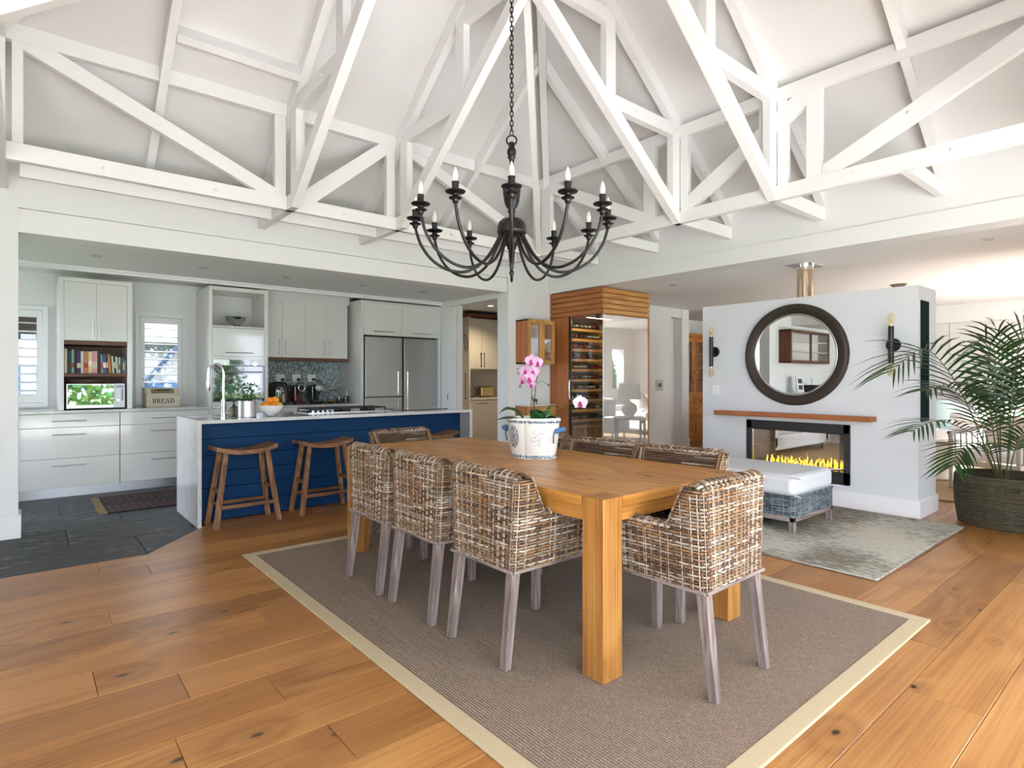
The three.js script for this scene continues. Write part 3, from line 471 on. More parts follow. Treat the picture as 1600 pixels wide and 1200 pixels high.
{
  const t = thing('tall_cabinet', 'cream wall unit with two doors, book shelf and microwave niche', 'cabinet'), x0 = 0.281, x1 = 0.939, y0 = 0.916, y1 = 2.33;
  part('side_panel', bx(x0, y0, -8.44, x0 + 0.048, y1, ZF, 0.0015), M.cab, t);
  part('side_panel', bx(x1 - 0.048, y0, -8.44, x1, y1, ZF, 0.0015), M.cab, t);
  part('top_panel', bx(x0 + 0.048, 2.285, -8.44, x1 - 0.048, y1, ZF, 0.0015), M.cab, t);
  part('back_panel', bx(x0 + 0.048, y0, -8.44, x1 - 0.048, 2.285, -8.20), M.walnut, t);
  for (const [a, b, h] of [[x0 + 0.05, 0.6085, 0.578], [0.6105, x1 - 0.05, 0.636]]) { const d = part('door', bx(a, 1.662, ZF - 0.02, b, 2.283, ZF, 0.0015), M.cab, t); part('handle', vHandle(h, 1.70, 1.905, ZF), M.steel, d); }
  part('door_back', bx(x0 + 0.05, 1.662, -8.2, x1 - 0.05, 2.283, ZF - 0.022), M.carcass, t);
  for (const [a, b] of [[1.616, 1.658], [1.275, 1.311]]) part('shelf', bx(x0 + 0.048, a, -8.2, x1 - 0.048, b, ZF - 0.003, 0.001), M.walnut, t);
}
{ // books
  const B = [['tall cream', 0xd6cfae, 26, 30], ['tall dark teal', 0x123a44, 24, 44], ['slim sea green', 0x8fae96, 25, 30], ['tall black', 0x1c1c24, 26, 26], ['tall plum', 0x4a2a4c, 24, 44], ['slim white', 0xd9dcd2, 23.5, 28], ['thick salmon', 0xc67f62, 23.5, 52], ['thick pale yellow', 0xe0cf8c, 23.5, 46], ['thick pink', 0xdd98a8, 24, 54], ['tall charcoal', 0x23272b, 24, 40], ['tilted taupe', 0x9f9484, 21, 28], ['bright blue', 0x2a6390, 20.5, 38], ['slim maroon', 0x3e2430, 20.5, 22], ['tilted orange', 0xd88848, 21, 26], ['slim olive', 0x5f6a50, 20, 18], ['slim ivory', 0xdde0d2, 19, 18], ['dark forest', 0x24342c, 19, 24], ['pale sage', 0xc4ceb4, 18.5, 24], ['mint', 0xb5c7a8, 18, 22], ['petrol', 0x1f4a55, 17.5, 24], ['slate blue', 0x44607a, 17, 20], ['small grey', 0x8f8f90, 14.5, 18]];
  let x = 0.334; const r = rng(15), k = 0.548 / B.reduce((s, b) => s + b[3], 0) * 1.0;
  B.forEach(([w, c, h, d], i) => {
    const th = d * k - 0.0012, lean = i > 9 && i < 18 ? 0.07 : 0, H = h / 100, dp = 0.17 + 0.03 * r(), t = thing('book', `${w} book, ${ORD[i]} from the left on the shelf above the microwave`, 'book', [x, 1.3115, -7.785], 0, 'books above the microwave');
    const sh = (g) => { const p = g.attributes.position; for (let q = 0; q < p.count; q++) p.setX(q, p.getX(q) - lean * p.getY(q)); return g; };
    part('cover', sh(bx(0, 0, -dp, th, H, 0, 0.002)), matte(c), t);
    part('pages', sh(bx(0.002, 0.004, -dp - 0.001, th - 0.002, H + 0.0008, -0.004)), matte(0xe6dfcc, 0.9), t);
    if (i % 2 === 0 || d > 30) part('spine_band', sh(bx(0.0015, H * 0.2 + 0.03 * r(), 0, th - 0.0015, H * 0.2 + 0.06 + 0.03 * r(), 0.0012)), matte([0xd8d0b0, 0x303030, 0xb5452f, 0xf0efe8][i % 4]), t);
    x += d * k;
  });
  const tr = thing('serving_tray', 'round patterned tray lying on top of the microwave', 'tray', [0.53, 1.203, -7.97]);
  part('plate', lathe([[0.0001, 0.03], [0.13, 0.028], [0.165, 0.034], [0.168, 0.03], [0.13, 0.02], [0.0001, 0.02]], 28), matte(0xc9c6bc, 0.3), tr);
  part('rim_cloth', lathe([[0.0001, 0], [0.175, 0], [0.182, 0.012], [0.17, 0.02], [0.0001, 0.02]], 28), matte(0x7a4538), tr);
}
{
  const t = thing('microwave_oven', 'silver microwave oven with mirror glass door in the niche', 'microwave', [0.61, 0.9165, -7.80]);
  part('body', bx(-0.263, 0.012, -0.36, 0.263, 0.283, 0, 0.004), M.steel, t);
  const d = part('door', bx(-0.262, 0.014, 0, 0.165, 0.282, 0.018, 0.004), M.steel, t);
  part('door_glass', bx(-0.25, 0.05, 0.018, 0.158, 0.272, 0.0195), std({ color: lc(0.42, 0.43, 0.44), roughness: 0.02, metalness: 1 }), d);
  const p = part('control_panel', bx(0.167, 0.014, 0, 0.262, 0.282, 0.018, 0.004), matte(0xd7dde2, 0.3), t);
  part('display', bx(0.18, 0.235, 0.018, 0.25, 0.262, 0.019), matte(0x93a4ac, 0.2), p);
  for (let i = 0; i < 6; i++) part('button', bx(0.227, 0.095 + i * 0.022, 0.018, 0.247, 0.108 + i * 0.022, 0.020, 0.001), matte(0x5a6066), p);
  part('knob', cyl(0, 0, 0.012, 0, 0.016, 20).rotateX(Math.PI / 2).translate(0.198, 0.1, 0.018), M.steel, p);
  for (const x of [-0.22, 0.22]) part('foot', cyl(x, 0, 0.013, -0.05, 0.012, 10), M.blackmat, t);
}
{
  const t = thing('bread_bin', 'cream wooden bread bin with black lettering on the worktop', 'bread bin', [1.29, 0.9155, -8.05], 0.03), c = matte(0xcfc6b0, 0.6);
  part('body', buv(prism([[0, 0], [0.26, 0], [0.26, 0.228], [0.11, 0.228], [0, 0.125]], 0.35, 0.003).rotateY(Math.PI / 2)), c, t);
  t.children[0].geometry.computeBoundingBox(); { const b = t.children[0].geometry.boundingBox; t.children[0].geometry.translate(-(b.min.x + b.max.x) / 2, -b.min.y, -b.max.z); }
  // sloping lid frame, its normal leans to the front
  const lid = part('lid', cham(0.33, 0.012, 0.135, 0.002).rotateX(Math.atan2(0.103, 0.11)).translate(0, 0.181, -0.053), matte(0xd9d2be, 0.6), t);
  part('lid_panel', cham(0.24, 0.004, 0.075, 0.001).rotateX(Math.atan2(0.103, 0.11)).translate(0, 0.1875, -0.0475), matte(0x8c7f68, 0.7), lid);
  part('handle', bar([-0.07, 0.202, -0.038], [0.07, 0.202, -0.038], 0.012, 0.016, 0.003), matte(0x3a332c), lid);
  part('plinth', bx(-0.178, 0, -0.26, 0.178, 0.012, 0.004, 0.002), c, t);
  const font = await new FontLoader().loadAsync('fonts/droid/droid_serif_bold.typeface.json');
  const g = new TextGeometry('BREAD', { font, size: 0.048, depth: 0.0012, curveSegments: 4 }); g.computeBoundingBox(); const b = g.boundingBox;
  part('lettering', g.scale(1.0, 1.1, 1).translate(-(b.min.x + b.max.x) / 2, 0.045, 0.0005), matte(0x3c342c), t);
}
{ // oven tower
  const t = thing('oven_tower', 'tall cream unit holding the built-in oven', 'cabinet'), x0 = 1.721, x1 = 2.411, y1 = 2.382;
  part('side_panel', bx(x0, 0, -8.44, x0 + 0.038, y1, ZF, 0.0015), M.cab, t);
  part('side_panel', bx(x1 - 0.045, 0, -8.44, x1, y1, ZF, 0.0015), M.cab, t);
  part('top_panel', bx(x0 + 0.038, 2.335, -8.44, x1 - 0.045, y1, ZF, 0.0015), M.cab, t);
  part('niche_back', bx(x0 + 0.038, 1.9, -8.44, x1 - 0.045, 2.335, -8.3), M.carcass, t);
  part('niche_floor', bx(x0 + 0.038, 1.882, -8.3, x1 - 0.045, 1.902, ZF, 0.001), M.cab, t);
  const f = part('flap_door', bx(x0 + 0.04, 1.53, ZF - 0.02, x1 - 0.047, 1.878, ZF, 0.0015), M.cab, t); part('handle', hHandle(1.9, 2.22, 1.575, ZF), M.steel, f);
  part('filler', bx(x0 + 0.038, 1.492, ZF - 0.2, x1 - 0.045, 1.528, ZF - 0.001), M.cab, t);
  const d = part('drawer', bx(x0 + 0.04, 0.1, ZF - 0.02, x1 - 0.047, 0.965, ZF, 0.0015), M.cab, t); part('handle', hHandle(1.9, 2.22, 0.86, ZF), M.steel, d);
  part('body', bx(x0 + 0.04, 0.02, -8.43, x1 - 0.047, 0.965, ZF - 0.022), M.carcass, t);
  const o = thing('built_in_oven', 'black glass built-in oven with steel control panel', 'oven', [2.066, 0.97, ZF]);
  part('casing', bx(-0.305, 0, -0.5, 0.298, 0.52, -0.002), M.blackmat, o);
  const p = part('control_panel', bx(-0.305, 0.445, 0, 0.298, 0.52, 0.018, 0.002), M.steel, o);
  part('display', bx(-0.12, 0.452, 0.018, 0.12, 0.514, 0.0195), M.blackgloss, p);
  for (const x of [-0.18, 0.17]) part('knob', cyl(0, 0, 0.03, 0, 0.021, 20).rotateX(Math.PI / 2).translate(x, 0.465, 0.018), M.chrome, p);
  const g = part('door', bx(-0.305, 0, 0, 0.298, 0.44, 0.02, 0.003), M.blackgloss, o);
  part('door_glass', bx(-0.24, 0.05, 0.02, 0.235, 0.33, 0.0212), phy({ color: lc(0.02, 0.03, 0.03), roughness: 0.03, ior: 1.9 }), g);
  part('handle', [tube([[-0.26, 0.365, 0.06], [0, 0.365, 0.06], [0.255, 0.365, 0.06]], 0.009, 2, 10), rod([-0.235, 0.365, 0.02], [-0.235, 0.365, 0.06], 0.006), rod([0.23, 0.365, 0.02], [0.23, 0.365, 0.06], 0.006)], M.steel, g);
  part('trim', bx(-0.305, -0.004, -0.01, 0.298, 0.0, 0.02), M.steel, o);
  const b = thing('metal_bowl', 'hammered silver footed bowl in the niche above the oven', 'bowl', [2.075, 1.902, -7.95]);
  part('bowl', lathe([[0.0001, 0.03], [0.05, 0.033], [0.1, 0.07], [0.125, 0.135], [0.121, 0.135], [0.095, 0.075], [0.045, 0.04], [0.0001, 0.038]], 28), M.chrome, b);
  for (let i = 0; i < 3; i++) part('foot', new THREE.SphereGeometry(0.014, 10, 8).scale(1, 1.2, 1).translate(0.055 * Math.cos(i * 2.094 + 0.5), 0.0168, 0.055 * Math.sin(i * 2.094 + 0.5)), M.chrome, b);
}
{ // wall cabinets above the coffee corner
  const zf = -8.1;
  [[2.415, 2.706, 3.021, 2.663, 2.743, 'left'], [3.023, 3.326, 3.645, 3.288, 3.364, 'right']].forEach(([a, m, b, h1, h2, w]) => {
    const t = thing('wall_cabinet', `glossy cream two door wall cabinet above the coffee machines, ${w} of the pair`, 'cabinet');
    part('body', bx(a, 1.545, -8.44, b, 2.33, zf - 0.022), M.carcass, t);
    const d1 = part('door', bx(a, 1.545, zf - 0.02, m - 0.001, 2.33, zf, 0.0015), M.cab, t), d2 = part('door', bx(m + 0.001, 1.545, zf - 0.02, b, 2.33, zf, 0.0015), M.cab, t);
    part('handle', vHandle(h1, 1.58, 1.79, zf), M.steel, d1); part('handle', vHandle(h2, 1.58, 1.79, zf), M.steel, d2);
    part('light_rail', bx(a, 1.5, -8.3, b, 1.543, zf - 0.002, 0.001), M.walnut, t);
  });
  single('bulkhead_panel', 'cream panel between wall cabinets and kitchen ceiling', 'panel', bx(2.415, 2.332, -8.44, 3.685, 2.45, -8.12), M.carcass);
  const t = thing('base_cabinet', 'cream base cabinet under the coffee machines', 'cabinet');
  part('body', bx(2.413, 0.1, -8.44, 3.688, 0.868, ZF - 0.06), M.carcass, t);
  for (let i = 0; i < 3; i++) part('door', bx(2.415 + i * 0.4235, 0.1, ZF - 0.058, 2.415 + (i + 1) * 0.4235 - 0.003, 0.865, ZF - 0.04, 0.0015), M.cab, t);
  single('worktop', 'pale quartz worktop under the coffee machines', 'worktop', bx(2.413, 0.87, -8.436, 3.688, 0.9, ZF - 0.03, 0.002), M.quartz);
}
{ // fridge housing
  const t = thing('fridge_housing', 'tall cream housing with two top doors around the fridge', 'cabinet');
  part('side_panel', bx(3.69, 0, -8.44, 3.73, 2.38, ZF, 0.0015), M.cab, t);
  part('side_panel', bx(4.985, 0, -8.44, 5.035, 2.38, ZF, 0.0015), M.cab, t);
  part('top_panel', bx(3.73, 2.352, -8.44, 4.985, 2.38, ZF, 0.0015), M.cab, t);
  part('body', bx(3.73, 1.885, -8.44, 4.985, 2.352, ZF - 0.022), M.carcass, t);
  for (const [a, b, h] of [[3.733, 4.348, 3.88], [4.351, 4.983, 4.512]]) { const d = part('door', bx(a, 1.888, ZF - 0.02, b, 2.35, ZF, 0.0015), M.cab, t); part('handle', hHandle(h, h + 0.31, 1.94, ZF), M.steel, d); }
  const f = thing('refrigerator', 'brushed steel fridge freezer pair with tall handles', 'fridge', [4.355, 0, ZF]);
  part('body', bx(-0.62, 0.05, -0.62, 0.622, 1.87, -0.03), M.blackmat, f);
  const dr = (x0, x1, y0, y1) => part('door', bx(x0, y0, -0.028, x1, y1, 0.025, 0.006), M.steel, f);
  const a = dr(-0.61, -0.012, 0.99, 1.858), b = dr(-0.61, -0.012, 0.06, 0.982), c = dr(0.018, 0.612, 0.06, 1.858);
  for (const d of [a, c]) part('badge', bx(d === a ? -0.36 : 0.25, 1.70, 0.025, d === a ? -0.20 : 0.41, 1.712, 0.0265), matte(0xb9bcbe, 0.4), d);
  part('handle', vHandle(-0.10, 1.03, 1.36, 0.025), M.chrome, a); part('handle', vHandle(-0.10, 0.62, 0.93, 0.025), M.chrome, b); part('handle', vHandle(0.06, 0.79, 1.36, 0.025), M.chrome, c);
  part('plinth', bx(-0.61, 0, -0.55, 0.612, 0.05, -0.02), M.blackmat, f);
}
{ // appliances and jars on the back worktop
  const y = 0.9005;
  const a = thing('air_fryer', 'black air fryer with a pale handle at the left of the worktop', 'air fryer', [2.66, y, -8.14]);
  part('body', lathe([[0.0001, 0], [0.13, 0], [0.142, 0.05], [0.14, 0.22], [0.12, 0.295], [0.06, 0.312], [0.0001, 0.312]], 28), M.blackgloss, a);
  const bk = part('basket_front', new THREE.CylinderGeometry(0.146, 0.146, 0.15, 20, 1, false, -0.8, 1.6).translate(0, 0.10, 0), M.blackgloss, a);
  part('handle', rbx(0.0, 0.03, 0.14, 0.032, 0.15, 0.19, 0.01, 2), matte(0xd9b48c, 0.4), bk);
  part('display', bx(-0.05, 0.2, 0.118, 0.05, 0.245, 0.142, 0.003), matte(0x303438, 0.2), a);
  part('dial', cyl(0, 0, 0.01, 0, 0.014, 14).rotateX(Math.PI / 2).translate(0.0, 0.222, 0.142), matte(0xd8c08c, 0.3), a);
  const coffee = (name, x, label, body) => { const c = thing(name, label, 'coffee machine', [x, y, -8.17]);
    part('body', rbx(-0.06, 0.02, -0.17, 0.06, 0.27, 0.02, 0.03), body, c); part('head', cyl(0, 0, 0.12, 0, 0.048, 22).rotateX(Math.PI / 2).translate(0.012, 0.225, 0.0), M.blackmat, c);
    const r = part('head_ring', new THREE.TorusGeometry(0.044, 0.008, 8, 24).translate(0.012, 0.225, 0.122), M.chrome, c); part('dial', cyl(0, 0, 0.006, 0, 0.03, 20).rotateX(Math.PI / 2).translate(0.012, 0.225, 0.12), name === 'coffee_machine' && x > 3.05 ? matte(0xd8d8d4, 0.3) : M.blackgloss, r);
    part('spout', rbx(-0.02, 0.12, 0.02, 0.045, 0.17, 0.09, 0.01, 2), M.blackmat, c); part('drip_tray', rbx(-0.06, 0, -0.02, 0.062, 0.035, 0.125, 0.008, 2), body, c); part('grate', bx(-0.05, 0.035, 0.0, 0.052, 0.038, 0.115, 0.001), M.chrome, c); return c; };
  coffee('coffee_machine', 2.94, 'dark red capsule coffee machine on the worktop', phy({ color: lc(0.12, 0.006, 0.01), roughness: 0.2, clearcoat: 1 }));
  coffee('coffee_machine', 3.185, 'black capsule coffee machine on the worktop', M.blackgloss);
  [[2.795, 'left'], [3.02, 'middle'], [3.24, 'right']].forEach(([x, w], i) => { const s = thing('power_socket', `white double power socket on the mosaic splashback, ${w} one`, 'socket', [x, 1.26, -8.44]); part('plate', rbx(-0.06, -0.055, 0, 0.06, 0.055, 0.01, 0.004, 2), matte(0xe2e0da, 0.4), s);
    const p = part('plug', [cyl(0, 0, 0.04, 0, 0.022, 14).rotateX(Math.PI / 2).translate(0.02, -0.02, 0.01)], M.blackmat, s); part('cord', tube(i < 2 ? [[0.02, -0.02, 0.045], [0.02, -0.06, 0.06], [0.015, -0.12, 0.06], [0.0, -0.2, 0.06]] : [[0.02, -0.02, 0.045], [0.07, -0.03, 0.07], [0.11, -0.10, 0.09], [0.10, -0.2, 0.10]], 0.005, 14, 6), M.blackmat, p); });
  const j = thing('glass_jar', 'clear glass jar with lid beside the black coffee machine', 'jar', [3.42, y, -8.12]);
  part('jar', lathe([[0.0001, 0], [0.07, 0], [0.075, 0.02], [0.075, 0.14], [0.055, 0.16], [0.055, 0.175]], 24), M.glass, j); part('lid', lathe([[0.0001, 0.19], [0.02, 0.2], [0.022, 0.215], [0.0001, 0.22]], 16), M.glass, j); part('lid_disc', lathe([[0.0001, 0.176], [0.062, 0.176], [0.062, 0.188], [0.0001, 0.192]], 24), matte(0x6d3c2c), j); part('contents', lathe([[0.0001, 0.004], [0.066, 0.004], [0.068, 0.06], [0.0001, 0.065]], 20), matte(0x8a6a48), j);
  const tr = thing('black_tray', 'round black tray in front of the glass jar', 'tray', [3.33, y, -7.97]); part('dish', lathe([[0.0001, 0.004], [0.09, 0.004], [0.1, 0.016], [0.103, 0.014], [0.09, 0], [0.0001, 0]], 24), M.blackgloss, tr);
  [[3.47, 'left'], [3.575, 'right']].forEach(([x, w]) => { const c = thing('coffee_mug', `black coffee mug at the end of the worktop, ${w} one`, 'mug', [x, y, -8.0]); part('cup', lathe([[0.0001, 0], [0.033, 0], [0.038, 0.01], [0.038, 0.085], [0.034, 0.085], [0.034, 0.012], [0.0001, 0.01]], 20), M.blackgloss, c); part('handle', new THREE.TorusGeometry(0.022, 0.005, 6, 16, Math.PI).rotateZ(-Math.PI / 2).translate(0.036, 0.045, 0), M.blackgloss, c); });
  const sb = thing('striped_bottle', 'small black and white striped bottle beside the fridge housing', 'bottle', [3.645, y, -8.12]);
  for (let i = 0; i < 6; i++) part('stripe', cyl(0, i * 0.02, (i + 1) * 0.02, 0, 0.026, 16), i % 2 ? matte(0xf0f0ee) : M.blackmat, sb);
  part('neck', lathe([[0.026, 0.12], [0.012, 0.135], [0.01, 0.155], [0.0001, 0.156]], 16), matte(0xf0f0ee), sb); part('cap', cyl(0, 0.155, 0.175, 0, 0.012, 12), M.brass, sb);
}
// ── island ──
{
  const t = thing('island_worktop', 'white speckled quartz island top with waterfall ends', 'worktop'), x0 = 1.115, x1 = 3.945, z0 = -6.27, z1 = -5.41, hole = [1.17, 1.40, -6.18, -5.82];
  part('top_slab', [bx(x0, 0.87, z0, hole[0], 0.9, z1), bx(hole[1], 0.87, z0, x1, 0.9, z1), bx(hole[0], 0.87, z0, hole[1], 0.9, hole[2]), bx(hole[0], 0.87, hole[3], hole[1], 0.9, z1)], M.quartz, t);
  part('waterfall_end', bx(x0, 0, z0, x0 + 0.03, 0.87, z1, 0), M.quartz, t);
  part('waterfall_end', bx(x1 - 0.035, 0, z0, x1, 0.87, z1, 0), M.quartz, t);
  const s = thing('prep_sink', 'small steel sink sunk in the island beside the tap', 'sink');
  part('basin', [bx(hole[0], 0.74, hole[2], hole[1], 0.745, hole[3]), bx(hole[0], 0.745, hole[2], hole[0] + 0.004, 0.898, hole[3]), bx(hole[1] - 0.004, 0.745, hole[2], hole[1], 0.898, hole[3]), bx(hole[0], 0.745, hole[2], hole[1], 0.898, hole[2] + 0.004), bx(hole[0], 0.745, hole[3] - 0.004, hole[1], 0.898, hole[3])], M.steel, s);
  part('drain', cyl(1.285, 0.745, 0.75, -6.0, 0.03, 18), M.chrome, s);
  const c = thing('island_cabinet', 'deep blue boarded island cabinet', 'cabinet', [0, 0, 0]);
  part('carcass', bx(x0 + 0.031, 0.005, -6.25, x1 - 0.036, 0.869, -5.625), M.blue, c);
  for (let i = 0; i < 6; i++) part('board', bx(x0 + 0.031, 0.008 + i * 0.1435, -5.622, x1 - 0.036, 0.008 + (i + 1) * 0.1435 - 0.003, -5.6, 0.003), M.blue, c);
  const k = thing('kitchen_tap', 'tall chrome gooseneck tap on the island', 'tap', [1.425, 0.9005, -5.86]);
  part('base', cyl(0, 0, 0.012, 0, 0.027, 20), M.chrome, k); part('body', cyl(0, 0.012, 0.16, 0, 0.022, 20), M.chrome, k);
  part('spout', tube([[0, 0.15, 0], [0, 0.3, 0], [0, 0.4, 0], [-0.012, 0.455, -0.008], [-0.055, 0.487, -0.035], [-0.1, 0.46, -0.062], [-0.112, 0.4, -0.07], [-0.114, 0.31, -0.071]], 0.012, 40, 12), M.chrome, k);
  part('spray_head', lathe([[0.0001, 0], [0.016, 0], [0.017, 0.08], [0.013, 0.1]], 14).translate(-0.114, 0.235, -0.071), M.chrome, k);
  part('lever', [rod([0, 0.085, 0], [-0.075, 0.088, 0.01], 0.012), rod([-0.075, 0.088, 0.01], [-0.10, 0.088, 0.013], 0.010)], M.chrome, k);
  const so = thing('soap_bottle', 'amber pump soap bottle beside the herb pot', 'bottle', [1.497, 0.9005, -5.80]);
  part('bottle', rbx(-0.032, 0, -0.032, 0.032, 0.095, 0.032, 0.012), phy({ color: lc(0.05, 0.016, 0.006), roughness: 0.1, clearcoat: 1 }), so); part('collar', cyl(0, 0.095, 0.115, 0, 0.014, 14), M.blackmat, so); const pu = part('pump', cyl(0, 0.115, 0.14, 0, 0.006, 10), M.blackmat, so); part('nozzle', rbx(-0.036, 0.138, -0.009, 0.012, 0.15, 0.009, 0.004, 2), M.blackmat, pu);
  const hp = thing('herb_pot', 'brushed steel pot of green basil on the island', 'pot', [1.575, 0.9005, -5.66]);
  part('pot', lathe([[0.0001, 0], [0.076, 0], [0.078, 0.004], [0.079, 0.148], [0.074, 0.148], [0.073, 0.01], [0.0001, 0.01]], 36), M.steel, hp); part('soil', cyl(0, 0.12, 0.13, 0, 0.073, 24), M.soil, hp);
  const pos = [], nor = [], r = rng(33); for (let i = 0; i < 420; i++) { const a = r() * 6.283, q = Math.sqrt(r()), y = r(), cx = Math.cos(a) * q * (0.05 + 0.075 * Math.sin(y * 2.6)), cz = Math.sin(a) * q * (0.05 + 0.075 * Math.sin(y * 2.6)), cy = 0.13 + y * 0.165; const d = new THREE.Vector3(cx * 6 + r() - 0.5, r() * 0.6 - 0.1, cz * 6 + r() - 0.5).normalize(), e = new THREE.Vector3(0, 1, 0).cross(d).normalize(), n = d.clone().cross(e), s = 0.014 + 0.012 * r(); const P = [[0, 0], [s * 0.9, s * 0.5], [s * 1.8, 0], [s * 0.9, -s * 0.5]].map(([p, w]) => [cx + d.x * p + e.x * w, cy + d.y * p + e.y * w - p * p * 2, cz + d.z * p + e.z * w]); for (const k2 of [0, 1, 2, 0, 2, 3]) { pos.push(...P[k2]); nor.push(n.x, n.y, n.z); } }
  const lg = new THREE.BufferGeometry(); lg.setAttribute('position', new THREE.Float32BufferAttribute(pos, 3)); lg.computeVertexNormals(); const lf = part('foliage', lg, phy({ color: lc(0.06, 0.19, 0.025), roughness: 0.5, side: THREE.DoubleSide, transmission: 0.2, thickness: 0 }), hp); lf.userData.kind = 'stuff';
  part('stems', Array.from({ length: 9 }, (_, i) => tube([[0.02 * Math.cos(i), 0.125, 0.02 * Math.sin(i * 2)], [0.03 * Math.cos(i), 0.19, 0.03 * Math.sin(i)], [0.05 * Math.cos(i), 0.25, 0.05 * Math.sin(i)]], 0.002, 4, 4)), M.stem, hp);
  const fb = thing('fruit_bowl', 'white footed porcelain bowl holding oranges on the island', 'bowl', [1.80, 0.9005, -5.70]);
  part('bowl', lathe([[0.0001, 0.0], [0.045, 0], [0.043, 0.012], [0.07, 0.03], [0.1, 0.062], [0.112, 0.1], [0.108, 0.1], [0.095, 0.066], [0.065, 0.038], [0.0001, 0.03]], 36), M.porcelain, fb);
  [[-0.06, 0.096, 0.03, 'front left'], [0.012, 0.094, 0.058, 'front middle'], [0.066, 0.096, 0.018, 'front right, pale'], [-0.045, 0.096, -0.052, 'back left'], [0.04, 0.096, -0.056, 'back right'], [-0.012, 0.142, 0.0, 'top left'], [0.045, 0.147, -0.018, 'top right']].forEach(([x, y, z, w], i) => { const o = thing('orange', `orange at the ${w} of the fruit bowl`, 'orange', [1.80 + x, 0.9005 + y, -5.70 + z], i, 'oranges in the fruit bowl'); part('fruit', new THREE.SphereGeometry(0.036, 18, 12).scale(1, 0.94, 1), i === 2 ? matte(0xe8b84a, 0.45) : matte(i % 2 ? 0xf08a1c : 0xf49a20, 0.45), o); part('stalk', cyl(0, 0.032, 0.036, 0, 0.003, 6), M.stem, o); });
  const h = thing('gas_hob', 'black gas hob with cast iron grates set in the island', 'hob', [2.62, 0.9005, -5.97]);
  part('plate', bx(-0.43, 0, -0.24, 0.47, 0.006, 0.2, 0.002), M.blackgloss, h); part('edge_trim', [bx(-0.435, 0, 0.2, 0.475, 0.008, 0.205), bx(-0.435, 0, -0.245, -0.43, 0.008, 0.2)], M.steel, h);
  for (const gx of [-0.27, 0.02, 0.31]) { const g = part('grate', [bx(gx - 0.13, 0.034, -0.2, gx - 0.12, 0.046, 0.16, 0.002), bx(gx + 0.12, 0.034, -0.2, gx + 0.13, 0.046, 0.16, 0.002), bx(gx - 0.13, 0.034, -0.2, gx + 0.13, 0.046, -0.19, 0.002), bx(gx - 0.13, 0.034, 0.15, gx + 0.13, 0.046, 0.16, 0.002), bx(gx - 0.12, 0.036, -0.03, gx + 0.12, 0.046, -0.02, 0.002), bx(gx - 0.005, 0.036, -0.19, gx + 0.005, 0.046, 0.15, 0.002), ...[-0.125, 0.125].flatMap((q) => [-0.195, 0.155].map((w) => bx(gx + q - 0.006, 0.006, w - 0.006, gx + q + 0.006, 0.036, w + 0.006, 0.001)))], M.blackmat, h); part('burner', [cyl(gx, 0.006, 0.024, -0.11, 0.045, 20), cyl(gx, 0.024, 0.03, -0.11, 0.035, 20), cyl(gx, 0.006, 0.024, 0.08, 0.038, 20), cyl(gx, 0.024, 0.03, 0.08, 0.028, 20)], M.blackmat, g); }
  for (let i = 0; i < 5; i++) part('knob', cyl(-0.38 + i * 0.05, 0.006, 0.028, 0.182, 0.014, 14), M.steel, h);
  const gl = thing('glass_board', 'thin dark glass board lying at the right end of the island', 'board', [3.5, 0.9005, -5.86]); part('board', bx(-0.3, 0, -0.18, 0.3, 0.006, 0.16, 0.002), M.blackgloss, gl);
}
// ── shuttered windows ──
function shutter(n, x0, x1, label, open) {
  const w = struct('window_' + n, label), y0 = 0.98, y1 = 2.02, z = -8.45;
  part('frame', [bx(x0 - 0.05, y0 - 0.05, z, x0, y1 + 0.05, z + 0.03, 0.002, 1), bx(x1, y0 - 0.05, z, x1 + 0.05, y1 + 0.05, z + 0.03, 0.002, 1), bx(x0, y1, z, x1, y1 + 0.05, z + 0.03, 0.002), bx(x0, y0 - 0.05, z, x1, y0, z + 0.03, 0.002)], M.white, w);
  part('pane', bx(x0, y0, z - 0.16, x1, y1, z - 0.155), M.glass, w);
  const s = part('shutter_panel', [bx(x0 + 0.004, y0 + 0.004, z - 0.01, x0 + 0.05, y1 - 0.004, z + 0.02, 0.002), bx(x1 - 0.05, y0 + 0.004, z - 0.01, x1 - 0.004, y1 - 0.004, z + 0.02, 0.002), bx(x0 + 0.05, y1 - 0.08, z - 0.01, x1 - 0.05, y1 - 0.004, z + 0.02, 0.002), bx(x0 + 0.05, y0 + 0.004, z - 0.01, x1 - 0.05, y0 + 0.09, z + 0.02, 0.002)], M.white, w);
  const N = 9; for (let i = 0; i < N; i++) part('louver', new THREE.BoxGeometry(x1 - x0 - 0.104, 0.009, 0.085).toNonIndexed().rotateX(open).translate((x0 + x1) / 2, y0 + 0.135 + i * 0.095, z + 0.005), M.white, s);
  for (const y of [y0 + 0.2, y1 - 0.25]) part('hinge', bx(x1 - 0.006, y, z + 0.018, x1 + 0.012, y + 0.07, z + 0.034, 0.002), M.white, w);
  part('tilt_knob', new THREE.SphereGeometry(0.012, 10, 8).translate(x0 + 0.028, 1.25, z + 0.028), M.steel, s);
}
shutter(1, -0.55, 0.165, 'white louvred window at the far left of the kitchen', 0.12);
shutter(2, 1.1, 1.56, 'white louvred window behind the bread bin', 0.12);
